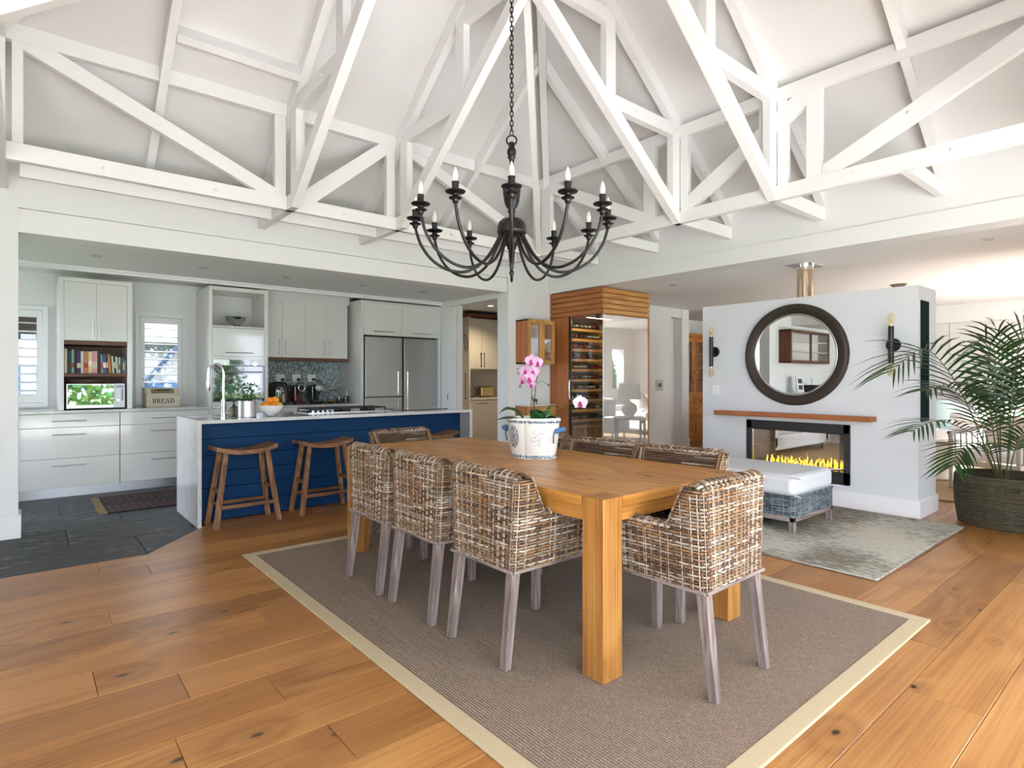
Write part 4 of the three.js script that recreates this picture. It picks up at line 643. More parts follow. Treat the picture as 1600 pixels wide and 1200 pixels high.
{
  [0.55, 1.49, 2.37, 3.34, 4.23].forEach((x, i) => { const t = thing('downlight', `recessed kitchen ceiling downlight, ${ORD[i]} from the left`, 'downlight', [x, 2.45, -6.96], 0, 'kitchen downlights'); part('ring', new THREE.TorusGeometry(0.042, 0.006, 8, 24).rotateX(Math.PI / 2), M.steel, t); part('lens', cyl(0, -0.003, 0.002, 0, 0.036, 20), matte(0xbcbcb8, 0.3), t); });
  [[6.39, -4.4, 'beside the wine room'], [6.39, -1.21, 'above the palm']].forEach(([x, z, w]) => { const t = thing('downlight', `recessed lounge ceiling downlight ${w}`, 'downlight', [x, 2.455, z], 0, 'lounge downlights'); part('ring', new THREE.TorusGeometry(0.042, 0.006, 8, 24).rotateX(Math.PI / 2), M.steel, t); part('lens', cyl(0, -0.003, 0.002, 0, 0.036, 20), matte(0x8a8a88, 0.3), t); });
  const r = thing('runner_rug', 'dark red patterned runner on the slate floor', 'rug', [0.6, 0.001, -7.0]);
  part('pile', buv(new THREE.BoxGeometry(1.75, 0.008, 0.92).toNonIndexed().translate(0.875, 0.004, 0)), M.persian, r);
  const fr = [], q = rng(3); for (let i = 0; i < 24; i++) { const z = -0.45 + i * 0.039; fr.push(tube([[0.0, 0.004, z], [-0.03, 0.003, z + 0.01 * (q() - 0.5)], [-0.06 - 0.02 * q(), 0.002, z + 0.03 * (q() - 0.5)]], 0.0034, 4, 4)); } part('fringe', fr, matte(0x9a845f, 0.9), r);
}
// ── pantry behind the doorway ──
{
  const t = thing('pantry_cabinet', 'beige pantry cupboard with niche seen through the doorway', 'cabinet'), z = -7.98, x0 = 5.75, x1 = 6.9;
  part('end_panel', bx(x0, 0, -8.44, x0 + 0.03, 2.30, z, 0.0015), M.pantry, t);
  part('upper_body', bx(x0 + 0.03, 1.42, -8.44, x1, 2.28, z - 0.022), M.pantry, t); part('cornice', bx(x0 - 0.01, 2.30, -8.44, x1, 2.36, z + 0.02, 0.003), M.walnut, t);
  const d1 = part('door', bx(x0 + 0.03, 1.42, z - 0.02, 6.02, 2.28, z, 0.0015), M.pantry, t), d2 = part('door', bx(6.023, 1.42, z - 0.02, 6.5, 2.28, z, 0.0015), M.pantry, t); part('handle', vHandle(5.99, 1.45, 1.7, z), M.bronze, d1); part('handle', vHandle(6.055, 1.45, 1.7, z), M.bronze, d2);
  part('niche_back', bx(x0 + 0.03, 0.93, -8.44, x1, 1.42, -8.40), M.pantry, t); part('niche_top', bx(x0 + 0.03, 0.89, -8.44, x1, 0.93, z + 0.01, 0.002), M.pantry, t);
  part('lower_body', bx(x0 + 0.03, 0.08, -8.44, x1, 0.885, z - 0.022), M.pantry, t); const d3 = part('door', bx(x0 + 0.03, 0.08, z - 0.02, 6.35, 0.885, z, 0.0015), M.pantry, t); part('handle', hHandle(5.9, 6.14, 0.83, z), M.bronze, d3);
  part('hook_frame', tube([[x0 - 0.01, 1.75, z - 0.10], [x0 - 0.03, 1.98, z - 0.10], [x0 - 0.03, 1.98, z - 0.04], [x0 - 0.01, 1.78, z - 0.03], [x0 - 0.02, 1.72, z - 0.09]], 0.006, 30, 6), M.bronze, t);
  part('pull', vHandle(0, 0, 0.45, 0).map((g) => g.rotateY(-Math.PI / 2).translate(x0, 0.9, z - 0.06)), M.bronze, t);
  const k = thing('glass_kettle', 'glass kettle in the dark pantry niche', 'kettle', [5.87, 0.9305, -8.1]); part('jug', lathe([[0.0001, 0], [0.075, 0], [0.08, 0.03], [0.065, 0.15], [0.05, 0.17]], 20), M.glass, k); part('base', cyl(0, -0.0, 0.02, 0, 0.082, 20), M.blackmat, k); part('lid', cyl(0, 0.17, 0.185, 0, 0.052, 18), M.steel, k); part('handle', new THREE.TorusGeometry(0.06, 0.008, 8, 16, Math.PI).rotateZ(-Math.PI / 2).translate(0.07, 0.1, 0), M.blackmat, k);
  const to = thing('toaster', 'steel toaster in the dark pantry niche', 'toaster', [6.2, 0.9305, -8.12]); part('body', rbx(-0.14, 0.01, -0.08, 0.14, 0.19, 0.08, 0.03), M.brass, to); part('slot', bx(-0.11, 0.188, -0.03, 0.11, 0.192, -0.01), M.blackmat, to); part('base', rbx(-0.13, 0, -0.07, 0.13, 0.014, 0.07, 0.004, 2), M.blackmat, to);
  const d = thing('pantry_door', 'white sliding door leaf beside the fridge', 'door', [5.03, 0.01, -7.3]); part('leaf', bx(-0.03, 0, -0.2, 0, 2.34, 0.0, 0.002), M.white, d); part('leaf', bx(-0.035, 0, -0.16, -0.032, 2.34, -0.02, 0.001), M.white, d); part('handle', tube([[-0.036, 0.92, -0.17], [-0.05, 0.93, -0.17], [-0.05, 1.0, -0.17], [-0.036, 1.01, -0.17]], 0.004, 14, 6), M.bronze, d);
  const l = thing('pantry_downlight', 'glowing round downlight in the pantry ceiling', 'downlight', [5.72, 2.42, -7.35]); part('ring', new THREE.TorusGeometry(0.05, 0.008, 8, 24).rotateX(Math.PI / 2), M.steel, l); part('lens', cyl(0, -0.004, 0.0, 0, 0.045, 20), std({ color: 0x222222, emissive: lc(1, 0.86, 0.66), emissiveIntensity: 6 }), l);
  const sp = new THREE.SpotLight(lc(1, 0.82, 0.6), 2.2, 0, 1.1, 0.6, 2); sp.position.set(5.72, 2.405, -7.35); sp.target.position.set(5.85, 0, -7.6); sp.castShadow = true; scene.add(sp, sp.target);
}
// ───────── dining area ─────────
{
  const t = thing('sisal_rug', 'large taupe sisal rug with beige border under the dining table', 'rug', [2.38, 0, -2.62]);
  const X0 = -1.2, X1 = 1.195, Z0 = -1.742, Z1 = 1.71, b = 0.075;
  part('field', buv(new THREE.BoxGeometry(X1 - X0 - 2 * b, 0.011, Z1 - Z0 - 2 * b).toNonIndexed().translate((X0 + X1) / 2, 0.0065, (Z0 + Z1) / 2), 2), M.sisal, t);
  const strip = (x0, z0, x1, z1) => buv(new RoundedBoxGeometry(x1 - x0, 0.013, z1 - z0, 2, 0.005).translate((x0 + x1) / 2, 0.0075, (z0 + z1) / 2));
  part('border_tape', strip(X0, Z0, X0 + b, Z1), M.tape, t); part('border_tape', strip(X1 - b, Z0, X1, Z1), M.tape, t); part('border_tape', strip(X0 + b, Z0, X1 - b, Z0 + b), M.tape, t); part('border_tape', strip(X0 + b, Z1 - b, X1 - b, Z1), M.tape, t);
}
{
  const x0 = 1.793, x1 = 2.868, z0 = -3.99, z1 = -1.562, L = 0.118, H = 0.762, T0 = 0.718, g0 = 0.0130;
  const t = thing('dining_table', 'long oak dining table with thick square legs', 'table', [0, 0, 0]);
  const e = 0.0015, s = new THREE.Shape([[x0 + L + e, z0], [x1 - L - e, z0], [x1 - L - e, z0 + L + e], [x1, z0 + L + e], [x1, z1 - L - e], [x1 - L - e, z1 - L - e], [x1 - L - e, z1], [x0 + L + e, z1], [x0 + L + e, z1 - L - e], [x0, z1 - L - e], [x0, z0 + L + e], [x0 + L + e, z0 + L + e]].map(([x, z]) => new THREE.Vector2(x, -z)));
  part('tabletop', buv(new THREE.ExtrudeGeometry(s, { depth: H - T0 - 0.004, bevelEnabled: true, bevelSize: 0.002, bevelThickness: 0.002, bevelOffset: -0.002, bevelSegments: 2 }).rotateX(-Math.PI / 2).translate(0, T0 + 0.002, 0), 2, 0.3, 0.1), M.oak, t);
  [[x0, z0], [x1 - L, z0], [x0, z1 - L], [x1 - L, z1 - L]].forEach(([x, z], i) => part('leg', bx(x, g0, z, x + L, H, z + L, 0.003, 1, i * 0.4, i * 0.23), M.oakEnd, t));
  const a = 0.016; part('apron', bx(x0 + L, 0.655, z1 - 0.05, x1 - L, T0, z1 - 0.016, 0.002, 0), M.oak, t); part('apron', bx(x0 + L, 0.655, z0 + 0.016, x1 - L, T0, z0 + 0.05, 0.002, 0), M.oak, t);
  part('apron', bx(x0 + a, 0.655, z0 + L, x0 + 0.05, T0, z1 - L, 0.002, 2), M.oak, t); part('apron', bx(x1 - 0.05, 0.655, z0 + L, x1 - a, T0, z1 - L, 0.002, 2), M.oak, t);
}
// ── rattan weave ──
const CANE = [[0.20, 0.125, 0.073], [0.31, 0.225, 0.15], [0.13, 0.068, 0.037], [0.29, 0.235, 0.18], [0.46, 0.39, 0.315], [0.095, 0.056, 0.034], [0.27, 0.145, 0.062]];
class Weave {
  constructor(seed, pal) { this.p = []; this.n = []; this.c = []; this.r = rng(seed); this.pal = pal; }
  // polyline of {p: [x,y,z], n: [outward], b: [across]}; half sizes rn, rb
  strand(pts, rn, rb, vary = 6) {
    let col = this.pal[Math.floor(this.r() * this.pal.length)], k = 0; const rings = pts.map(({ p, n, b }) => [[n, rn], [b, rb], [n, -rn], [b, -rb]].map(([d, s]) => [[p[0] + d[0] * s, p[1] + d[1] * s, p[2] + d[2] * s], [d[0] * Math.sign(s), d[1] * Math.sign(s), d[2] * Math.sign(s)]]));
    for (let i = 0; i + 1 < rings.length; i++) {
      if (k-- <= 0) { k = Math.floor(vary * (0.5 + this.r())); const q = this.pal[Math.floor(this.r() * this.pal.length)], m = 0.8 + 0.4 * this.r(); col = q.map((x) => x * m); }
      for (let j = 0; j < 4; j++) { const a = rings[i][j], b = rings[i][(j + 1) % 4], c = rings[i + 1][j], d = rings[i + 1][(j + 1) % 4]; const u1 = c[0].map((x, q) => x - a[0][q]), u2 = b[0].map((x, q) => x - a[0][q]), gn = [u1[1] * u2[2] - u1[2] * u2[1], u1[2] * u2[0] - u1[0] * u2[2], u1[0] * u2[1] - u1[1] * u2[0]], ok = gn[0] * (a[1][0] + b[1][0]) + gn[1] * (a[1][1] + b[1][1]) + gn[2] * (a[1][2] + b[1][2]) >= 0; for (const v of ok ? [a, c, b, b, c, d] : [a, b, c, b, d, c]) { this.p.push(...v[0]); this.n.push(...v[1]); this.c.push(...col); } }
    }
  }
  geo() { const g = new THREE.BufferGeometry(); g.setAttribute('position', new THREE.Float32BufferAttribute(this.p, 3)); g.setAttribute('normal', new THREE.Float32BufferAttribute(this.n, 3)); g.setAttribute('color', new THREE.Float32BufferAttribute(this.c, 3)); g.setAttribute('uv', new THREE.Float32BufferAttribute(new Float32Array(this.p.length / 3 * 2), 2)); return g; }
}
// the path of one woven row: stations every `step` along a 2D polyline [x, z, nx, nz]
function stations(line, step) {
  const seg = []; let L = 0; for (let i = 0; i + 1 < line.length; i++) { const l = Math.hypot(line[i + 1][0] - line[i][0], line[i + 1][1] - line[i][1]); seg.push([L, l]); L += l; }
  const N = Math.max(2, Math.round(L / step)), out = []; for (let k = 0; k <= N * 2; k++) { const d = L * k / (N * 2); let i = seg.findIndex(([a, l]) => d <= a + l + 1e-9); if (i < 0) i = seg.length - 1; const t = clamp((d - seg[i][0]) / (seg[i][1] || 1)), A = line[i], B = line[i + 1], nx = lerp(A[2], B[2], t), nz = lerp(A[3], B[3], t), m = Math.hypot(nx, nz) || 1; out.push([lerp(A[0], B[0], t), lerp(A[1], B[1], t), nx / m, nz / m, k]); } return out;
}
function weaveRow(w, line, y, step, phase, amp, rn, rb) { w.strand(stations(line, step).map(([x, z, nx, nz, k]) => { const o = k % 2 ? 0 : amp * ((k / 2 + phase) % 2 ? 1 : -1); return { p: [x + nx * o, y, z + nz * o], n: [nx, 0, nz], b: [0, 1, 0] }; }), rn, rb); }
function buildChair() {
  const t = thing('dining_chair', '', 'chair', [0, 0, 0]), w = new Weave(101, CANE);
  const W = (y) => lerp(0.232, 0.262, clamp((y - 0.41) / 0.42)), rc = 0.04, D = 0.56, at = 0.055, arm = 0.635;
  const zf = (y) => y <= arm ? D : lerp(0.175, 0.08, clamp((y - arm) / 0.19));
  // stations round the shell, from the right arm's front over the back to the left arm's front: [u, z, nx, nz] with u the share of the half width
  const ST = []; for (let z = D - 0.03; z > rc + 0.01; z -= 0.0362) ST.push(['s', z]); const nS = ST.length; for (const q of [0.3, 0.7]) ST.push(['c', q]); const nB = 12; for (let i = 0; i <= nB; i++) ST.push(['b', 1 - 2 * i / nB]); for (const q of [0.7, 0.3]) ST.push(['C', q]); for (let i = nS - 1; i >= 0; i--) ST.push(['S', ST[i][1]]);
  const pt = ([k, v], y) => { const x = W(y), a = v * Math.PI / 2; if (k === 's') return [x, v, 1, 0]; if (k === 'S') return [-x, v, -1, 0]; if (k === 'b') return [v * (x - rc), 0, 0, -1]; const s = k === 'c' ? 1 : -1; return [s * (x - rc + rc * Math.cos(a)), rc - rc * Math.sin(a), s * Math.cos(a), -Math.sin(a)]; };
  const dy = 0.0132, y0 = 0.418, A = 0.0040, RN = 0.0036, RB = 0.0055; let j = 0;
  const row = (pts, y, ph) => { const o = []; pts.forEach(([x, z, nx, nz, i], k) => { const d = A * ((i + ph) % 2 ? 1 : -1) + 0.0012 * (w.r() - 0.5), yy = y + 0.002 * (w.r() - 0.5); o.push({ p: [x + nx * d, yy, z + nz * d], n: [nx, 0, nz], b: [0, 1, 0] }); const q = pts[k + 1]; if (q) { const mx = nx + q[2], mz = nz + q[3], m = Math.hypot(mx, mz) || 1; o.push({ p: [(x + q[0]) / 2, y, (z + q[1]) / 2], n: [mx / m, 0, mz / m], b: [0, 1, 0] }); } }); w.strand(o, RN, RB, 9); };
  for (let y = y0; y < 0.812; y += dy, j++) { const f = zf(y), l = []; ST.forEach((s, i) => { const p = pt(s, y); if (p[1] <= f - 0.012) l.push([...p, i]); }); const x = W(y), e = (s) => y <= arm ? [[s * x, f - 0.006, s * 0.8, 0.6, 1], [s * (x - at / 2), f + 0.002, 0, 1, 0], [s * (x - at), f - 0.006, -s * 0.8, 0.6, 1]] : [[s * (x - 0.004), f - 0.002, s * 0.6, 0.8, 1], [s * (x - 0.03), f + 0.002, 0, 1, 0]]; row([...e(1).reverse(), ...l, ...e(-1)], y, j); }
  j = 0; for (let y = 0.47; y < 0.812; y += dy, j++) { const x = W(y) - 0.045, z = lerp(0.20, 0.085, clamp((y - 0.47) / 0.35)); row(Array.from({ length: 13 }, (_, i) => [lerp(x, -x, i / 12), z, 0, 1, i]), y, j); }
  j = 0; for (let y = 0.5; y < arm; y += dy, j++) for (const s of [-1, 1]) { const x = W(y) - at; row(Array.from({ length: 11 }, (_, i) => [s * x, lerp(0.15, D - 0.01, i / 10), -s, 0, i]), y, j); }
  j = 0; for (let y = y0; y < 0.47; y += dy, j++) { const x = W(y) - at; row(Array.from({ length: 10 }, (_, i) => [lerp(-x, x, i / 9), D - 0.012, 0, 1, i]), y, j); }
  // rolled top edges: long strands over the crest of the back and over both arms
  for (let i = 0; i < 7; i++) { const a = i / 6 * Math.PI, zc = 0.043, r = 0.04; const pts = []; for (let k = 0; k <= 26; k++) { const x = lerp(-0.255, 0.255, k / 26), e = 1 - Math.pow(Math.abs(x) / 0.262, 8) * 0.4, o = (k + i) % 2 ? 0.004 : -0.003; pts.push({ p: [x, 0.806 + (r * 0.72 * Math.sin(a) + o) * e - 0.006, zc - (r + o) * Math.cos(a)], n: [0, Math.sin(a), -Math.cos(a)], b: [0, Math.cos(a), Math.sin(a)] }); } w.strand(pts, 0.0042, 0.0075); }
  for (const s of [-1, 1]) for (let i = 0; i < 6; i++) { const a = i / 5 * Math.PI, xc = W(arm) - at / 2, r = at / 2 + 0.001, pts = []; for (let k = 0; k <= 20; k++) { const z = lerp(0.15, D - 0.004, k / 20), o = (k + i) % 2 ? 0.003 : -0.003; pts.push({ p: [s * (xc + (r + o) * Math.cos(a)), arm - 0.006 + (r * 0.9 + o) * Math.sin(a), z], n: [s * Math.cos(a), Math.sin(a), 0], b: [s * -Math.sin(a), Math.cos(a), 0] }); } w.strand(pts, 0.0042, 0.0075); }
  for (const s of [-1, 1]) for (const o of [0, 0.011]) w.strand(Array.from({ length: 15 }, (_, k) => { const y = lerp(arm - 0.01, 0.815, k / 14); return { p: [s * (W(y) - 0.008 - o * 1.6), y, zf(Math.max(y, arm + 0.001)) + 0.004 + (k % 2 ? 0.002 : -0.001)], n: [0, 0.35, 0.93], b: [1, 0, 0] }; }), 0.0045, 0.009);
  // paired uprights: inside the weave on the outer face, looped over the edge of back and arms
  const E2 = [-0.005, 0.005];
  ST.forEach((s) => { const side = s[0] === 's' || s[0] === 'S', sg = s[0] === 's' || s[0] === 'c' || (s[0] === 'b' && s[1] > 0) ? 1 : -1, z = side ? s[1] : 0, top = side ? (z > 0.175 ? arm : lerp(0.80, arm + 0.02, clamp((z - 0.07) / 0.1))) : 0.802;
    for (const e of E2) { const pts = []; for (let k = 0; k <= 6; k++) { const y = lerp(0.413, top - 0.008, k / 6), [x, zz, nx, nz] = pt(s, y), o = 0.0016; pts.push({ p: [x + nx * o - nz * e, y, zz + nz * o + nx * e], n: [nx, 0, nz], b: [-nz, 0, nx] }); }
      if (side && z > 0.175) for (let k = 1; k <= 6; k++) { const a = k / 6 * Math.PI, xc = W(arm) - at / 2; pts.push({ p: [sg * (xc + (at / 2 + 0.005) * Math.cos(a)), arm - 0.008 + 0.034 * Math.sin(a), z + sg * e], n: [sg * Math.cos(a), Math.sin(a), 0], b: [0, 0, sg] }); }
      if (s[0] === 'b') for (let k = 1; k <= 6; k++) { const a = k / 6 * Math.PI; const x = pt(s, 0.81)[0]; pts.push({ p: [x + e, 0.796 + 0.041 * Math.sin(a), 0.04 - 0.045 * Math.cos(a)], n: [0, Math.sin(a), -Math.cos(a)], b: [1, 0, 0] }); }
      w.strand(pts, 0.0028, 0.0028, 9); } });
  const sh = part('woven_shell', w.geo(), M.weave, t); sh.userData.kind = 'stuff';
  const side = (s) => { const g = prism([[0.04, 0.412], [D - 0.02, 0.412], [D - 0.02, arm], [0.15, arm], [0.06, 0.80], [0.04, 0.80]].map(([z, y]) => [-z, y]), at - 0.034).rotateY(Math.PI / 2); const p = g.attributes.position; for (let i = 0; i < p.count; i++) { const x = s > 0 ? p.getX(i) + W(p.getY(i)) - at + 0.016 : -(p.getX(i) + W(p.getY(i)) - at + 0.016); p.setX(i, x); } if (s < 0) { const ix = g.index; for (let i = 0; i < p.count; i += 3) { const a = [p.getX(i), p.getY(i), p.getZ(i)]; p.setXYZ(i, p.getX(i + 1), p.getY(i + 1), p.getZ(i + 1)); p.setXYZ(i + 1, ...a); } } g.computeVertexNormals(); return g; };
  const back = (() => { const g = prism([[0.02, 0.412], [0.185, 0.412], [0.185, 0.47], [0.15, 0.62], [0.064, 0.805], [0.03, 0.812], [0.02, 0.805]].map(([z, y]) => [-z, y]), 0.42).rotateY(Math.PI / 2).translate(-0.21, 0, 0), p = g.attributes.position; for (let i = 0; i < p.count; i++) p.setX(i, p.getX(i) / 0.21 * (W(p.getY(i)) - 0.034)); g.computeVertexNormals(); return g; })();
  part('frame', [side(1), side(-1), back, bx(-0.2, 0.412, 0.02, 0.2, 0.468, D - 0.018)], M.core, t);
  part('seat_cushion', rbx(-0.17, 0.468, 0.19, 0.17, 0.535, D - 0.005, 0.025), M.cushion, t);
  const rim = W(0.41); part('bottom_rim', [bar([-rim, 0.411, -0.004], [rim, 0.411, -0.004], 0.012, 0.014, 0.003), bar([-rim - 0.002, 0.411, 0], [-rim - 0.002, 0.411, D], 0.012, 0.014, 0.003), bar([rim + 0.002, 0.411, 0], [rim + 0.002, 0.411, D], 0.012, 0.014, 0.003), bar([-rim, 0.411, D], [rim, 0.411, D], 0.012, 0.014, 0.003)], M.greywood, t);
  const leg = (x, z, dx, dz) => { const g = buv(cham(0.046, 0.406, 0.046, 0.003).translate(0, 0.203, 0), 1, x * 3, z * 5), p = g.attributes.position; for (let i = 0; i < p.count; i++) { const k = 1 - p.getY(i) / 0.406, s = 1 - 0.2 * k; p.setXYZ(i, x + p.getX(i) * s + dx * k, p.getY(i), z + p.getZ(i) * s + dz * k); } return g; };
  for (const s of [-1, 1]) { part('leg', leg(s * 0.198, 0.03, s * 0.006, -0.05), M.greywood, t); part('leg', leg(s * 0.198, D - 0.035, s * 0.004, 0.0), M.greywood, t); }
  return t;
}
{
  const proto = buildChair(); let first = true;
  const place = (x, z, turn, label, group) => { let c = proto; if (!first) { c = proto.clone(); c.name = numbered('dining_chair'); scene.add(c); } first = false; c.position.set(x, 0.0125, z); c.rotation.y = turn; c.userData = { label, category: 'chair', group }; };
  const Q = Math.PI / 2, G1 = 'rattan dining chairs';
  place(1.592, -2.122, Q, 'rattan dining chair on the island side of the table, nearest the camera', G1);
  place(1.590, -2.705, Q, 'rattan dining chair on the island side of the table, middle of three', G1);
  place(1.585, -3.255, Q, 'rattan dining chair on the island side of the table, farthest of three', G1);
  place(2.235, -1.235, Math.PI + 0.02, 'rattan dining chair at the near head of the table beside the thick leg', G1);
  place(3.045, -2.0, -Q + 0.16, 'rattan dining chair on the fireplace side, nearest the grey ottoman', G1);
  place(3.04, -2.58, -Q + 0.14, 'rattan dining chair on the fireplace side, right of the orchid pot', G1);
  place(3.03, -3.2, -Q + 0.08, 'rattan dining chair on the fireplace side, mostly hidden behind the orchid pot', G1);
  place(2.35, -4.27, 0.03, 'rattan dining chair at the far head of the table before the island', G1);
}
// ── stools ──
{
  const make = (x, z, label, turn) => {
    const t = thing('bar_stool', label, 'stool', [x, 0, z], turn, 'rustic bar stools'), pos = [];
    const seat = new THREE.BoxGeometry(0.5, 0.036, 0.25, 20, 1, 4).toNonIndexed(); { const p = seat.attributes.position; for (let i = 0; i < p.count; i++) { const a = p.getX(i) / 0.25; p.setY(i, p.getY(i) + 0.632 + 0.042 * a * a - 0.012); } seat.computeVertexNormals(); }
    part('seat', buv(seat, 0, x, z), M.rustic, t);
    const leg = (sx, sz) => buv(bar([sx * 0.258, 0, sz * 0.135], [sx * 0.17, 0.625, sz * 0.085], 0.042, 0.036, 0.003), 1, sx * 0.3 + x, sz * 0.2);
    for (const sx of [-1, 1]) for (const sz of [-1, 1]) part('leg', leg(sx, sz), M.rustic, t);
    const at = (h, sx, sz) => [sx * lerp(0.258, 0.17, h / 0.625), h, sz * lerp(0.135, 0.085, h / 0.625)];
    for (const sz of [-1, 1]) part('stretcher', bar(at(0.17, -1, sz), at(0.17, 1, sz), 0.022, 0.032, 0.003), M.rustic, t);
    for (const sx of [-1, 1]) part('stretcher', bar(at(0.3, sx, -1), at(0.3, sx, 1), 0.022, 0.032, 0.003), M.rustic, t);
  };
  make(1.475, -5.41, 'rustic wooden bar stool at the island, nearest its left end', 0.04); make(2.2, -5.435, 'rustic wooden bar stool at the island, second from the left end', 0.02); make(3.44, -5.43, 'rustic wooden bar stool at the island behind the table, farthest right', -0.02);
}
// ── orchid in a painted pot ──
{
  const t = thing('flower_pot', 'lobed white pot with blue painted flowers and handles on the table', 'pot', [2.43, 0.7625, -2.69], -1.2);
  const prof = [[0.138, 0.0], [0.146, 0.004], [0.146, 0.014], [0.140, 0.018], [0.150, 0.06], [0.158, 0.12], [0.163, 0.19], [0.165, 0.222], [0.172, 0.226], [0.174, 0.24], [0.168, 0.25], [0.158, 0.246], [0.152, 0.225], [0.148, 0.2]];
  const ax = 1.04, az = 0.78, lobe = (a, k) => 1 - 0.075 * k * (1 - Math.pow(Math.abs(Math.cos(a * 3)), 0.55));
  const N = 96, pos = [], uv = [], idx = []; prof.forEach(([r, y], j) => { for (let i = 0; i <= N; i++) { const a = i / N * 2 * Math.PI, q = r * lobe(a, j > 3 && j < 12 ? 1.0 : 0.75); pos.push(Math.cos(a) * q * ax, y, Math.sin(a) * q * az); uv.push(i / N, y / 0.25); } }); for (let j = 0; j + 1 < prof.length; j++) for (let i = 0; i < N; i++) { const a = j * (N + 1) + i, b = a + N + 1; idx.push(a, b, a + 1, a + 1, b, b + 1); }
  const g = new THREE.BufferGeometry(); g.setAttribute('position', new THREE.Float32BufferAttribute(pos, 3)); g.setAttribute('uv', new THREE.Float32BufferAttribute(uv, 2)); g.setIndex(idx); g.computeVertexNormals();
  const cv = document.createElement('canvas'); cv.width = 2048; cv.height = 512; const c = cv.getContext('2d'), r = rng(55); c.fillStyle = '#e6e3da'; c.fillRect(0, 0, 2048, 512);
  const Y = (y) => 512 - y * 512;
  for (const [ya, yb] of [[0.88, 0.93], [0.03, 0.09]]) for (let i = 0; i < 900; i++) { c.fillStyle = ['rgba(60,84,118,0.55)', 'rgba(110,128,150,0.5)', 'rgba(50,60,80,0.5)'][i % 3]; const x = r() * 2048, y = Y(lerp(ya, yb, r())); c.beginPath(); c.ellipse(x, y, 4 + 12 * r(), 2 + 5 * r(), r() * 3, 0, 7); c.fill(); }
  for (let f = 0; f < 6; f++) { const x0 = f / 6 * 2048 + 0.001, big = f % 3 === 2; for (let i = 0; i < (big ? 900 : 70); i++) { const a = r() * 6.283, q = Math.sqrt(r()) * (big ? 105 : 90), x = (x0 + Math.cos(a) * q * 0.85 + 2048) % 2048, y = 235 + Math.sin(a) * q * 1.35; c.fillStyle = ['rgba(48,48,56,0.75)', 'rgba(86,84,92,0.6)', 'rgba(64,82,120,0.55)'][i % 3]; c.beginPath(); c.ellipse(x, y, 2 + 7 * r(), 1.5 + 3.5 * r(), r() * 3.14, 0, 7); c.fill(); } }
  c.strokeStyle = 'rgba(84,96,120,0.5)'; c.lineWidth = 3; for (let f = 0; f < 6; f++) { c.beginPath(); c.moveTo((f + 0.5) / 6 * 2048, Y(0.1)); c.lineTo((f + 0.5) / 6 * 2048, Y(0.87)); c.stroke(); }
  const map = new THREE.CanvasTexture(cv); map.colorSpace = THREE.SRGBColorSpace; map.wrapS = THREE.RepeatWrapping;
  part('pot', g, phy({ map, roughness: 0.28, clearcoat: 0.5, clearcoatRoughness: 0.1, side: THREE.DoubleSide }), t);
  part('soil', cyl(0, 0.19, 0.205, 0, 0.146, 40).scale(ax, 1, az), M.soil, t); part('base', cyl(0, 0, 0.01, 0, 0.138, 40).scale(ax, 1, az), M.porcelain, t);
  for (const s of [-1, 1]) { const h = part('handle', [tube([[s * 0.168, 0.17, -0.04], [s * 0.195, 0.178, -0.02], [s * 0.202, 0.18, 0.0], [s * 0.195, 0.178, 0.02], [s * 0.168, 0.17, 0.04]], 0.014, 14, 10), ...[-0.02, 0, 0.02].map((z) => new THREE.SphereGeometry(0.016, 10, 8).translate(s * 0.196, 0.18, z))], matte(0x3f6fa5, 0.3), t); part('scroll', tube([[s * 0.17, 0.175, 0.042], [s * 0.166, 0.15, 0.056], [s * 0.162, 0.12, 0.052], [s * 0.16, 0.10, 0.045]], 0.005, 12, 6), matte(0x5d6475, 0.3), h); }
  const o = thing('orchid_plant', 'pink moth orchid with glossy leaves growing in the painted pot', 'orchid', [2.43, 0.76, -2.69]), L = (p) => [p[0] - 2.43, p[1] - 0.76, p[2] + 2.69];
  const stems = [[[2.412, 0.97, -2.70], [2.424, 1.218, -2.691], [2.426, 1.337, -2.666], [2.432, 1.375, -2.661], [2.436, 1.329, -2.64]], [[2.42, 0.97, -2.681], [2.428, 1.199, -2.666], [2.438, 1.305, -2.654], [2.405, 1.33, -2.65], [2.345, 1.30, -2.645], [2.29, 1.22, -2.65]], [[2.46, 0.97, -2.64], [2.50, 1.045, -2.575], [2.53, 1.09, -2.51], [2.55, 1.108, -2.455]], [[2.424, 1.21, -2.668], [2.453, 1.235, -2.641], [2.487, 1.215, -2.613]]];
  stems.forEach((s, i) => part('flower_stem', taper(s.map(L), (q) => (i === 3 ? 0.0018 : 0.0032) * (1 - 0.3 * q), 24, 6), i === 1 ? matte(0x4a3244) : M.stem, o));
  for (let i = 0; i < 6; i++) part('bud', new THREE.SphereGeometry(0.006 + 0.002 * (i % 2), 8, 6).translate(...L([[2.29, 1.22, -2.65], [2.272, 1.285, -2.648], [2.32, 1.35, -2.66], [2.487, 1.213, -2.612], [2.278, 1.31, -2.66], [2.288, 1.205, -2.65]][i])), matte(0x8a5a72), o);
  const petalGeo = (len, wid, cup) => { const P = [], I = [], n = 6; for (let i = 0; i <= n; i++) for (let j = -2; j <= 2; j++) { const u = i / n, ww = wid * Math.pow(Math.sin(Math.PI * Math.min(0.96, 0.08 + u * 0.9)), 0.7) * j / 2; P.push(ww, u * len, cup * (u * u + (j / 2) ** 2 * 0.5) * len); } for (let i = 0; i < n; i++) for (let j = 0; j < 4; j++) { const a = i * 5 + j; I.push(a, a + 1, a + 5, a + 1, a + 6, a + 5); } const q = new THREE.BufferGeometry(); q.setAttribute('position', new THREE.Float32BufferAttribute(P, 3)); q.setIndex(I); q.computeVertexNormals(); return q; };
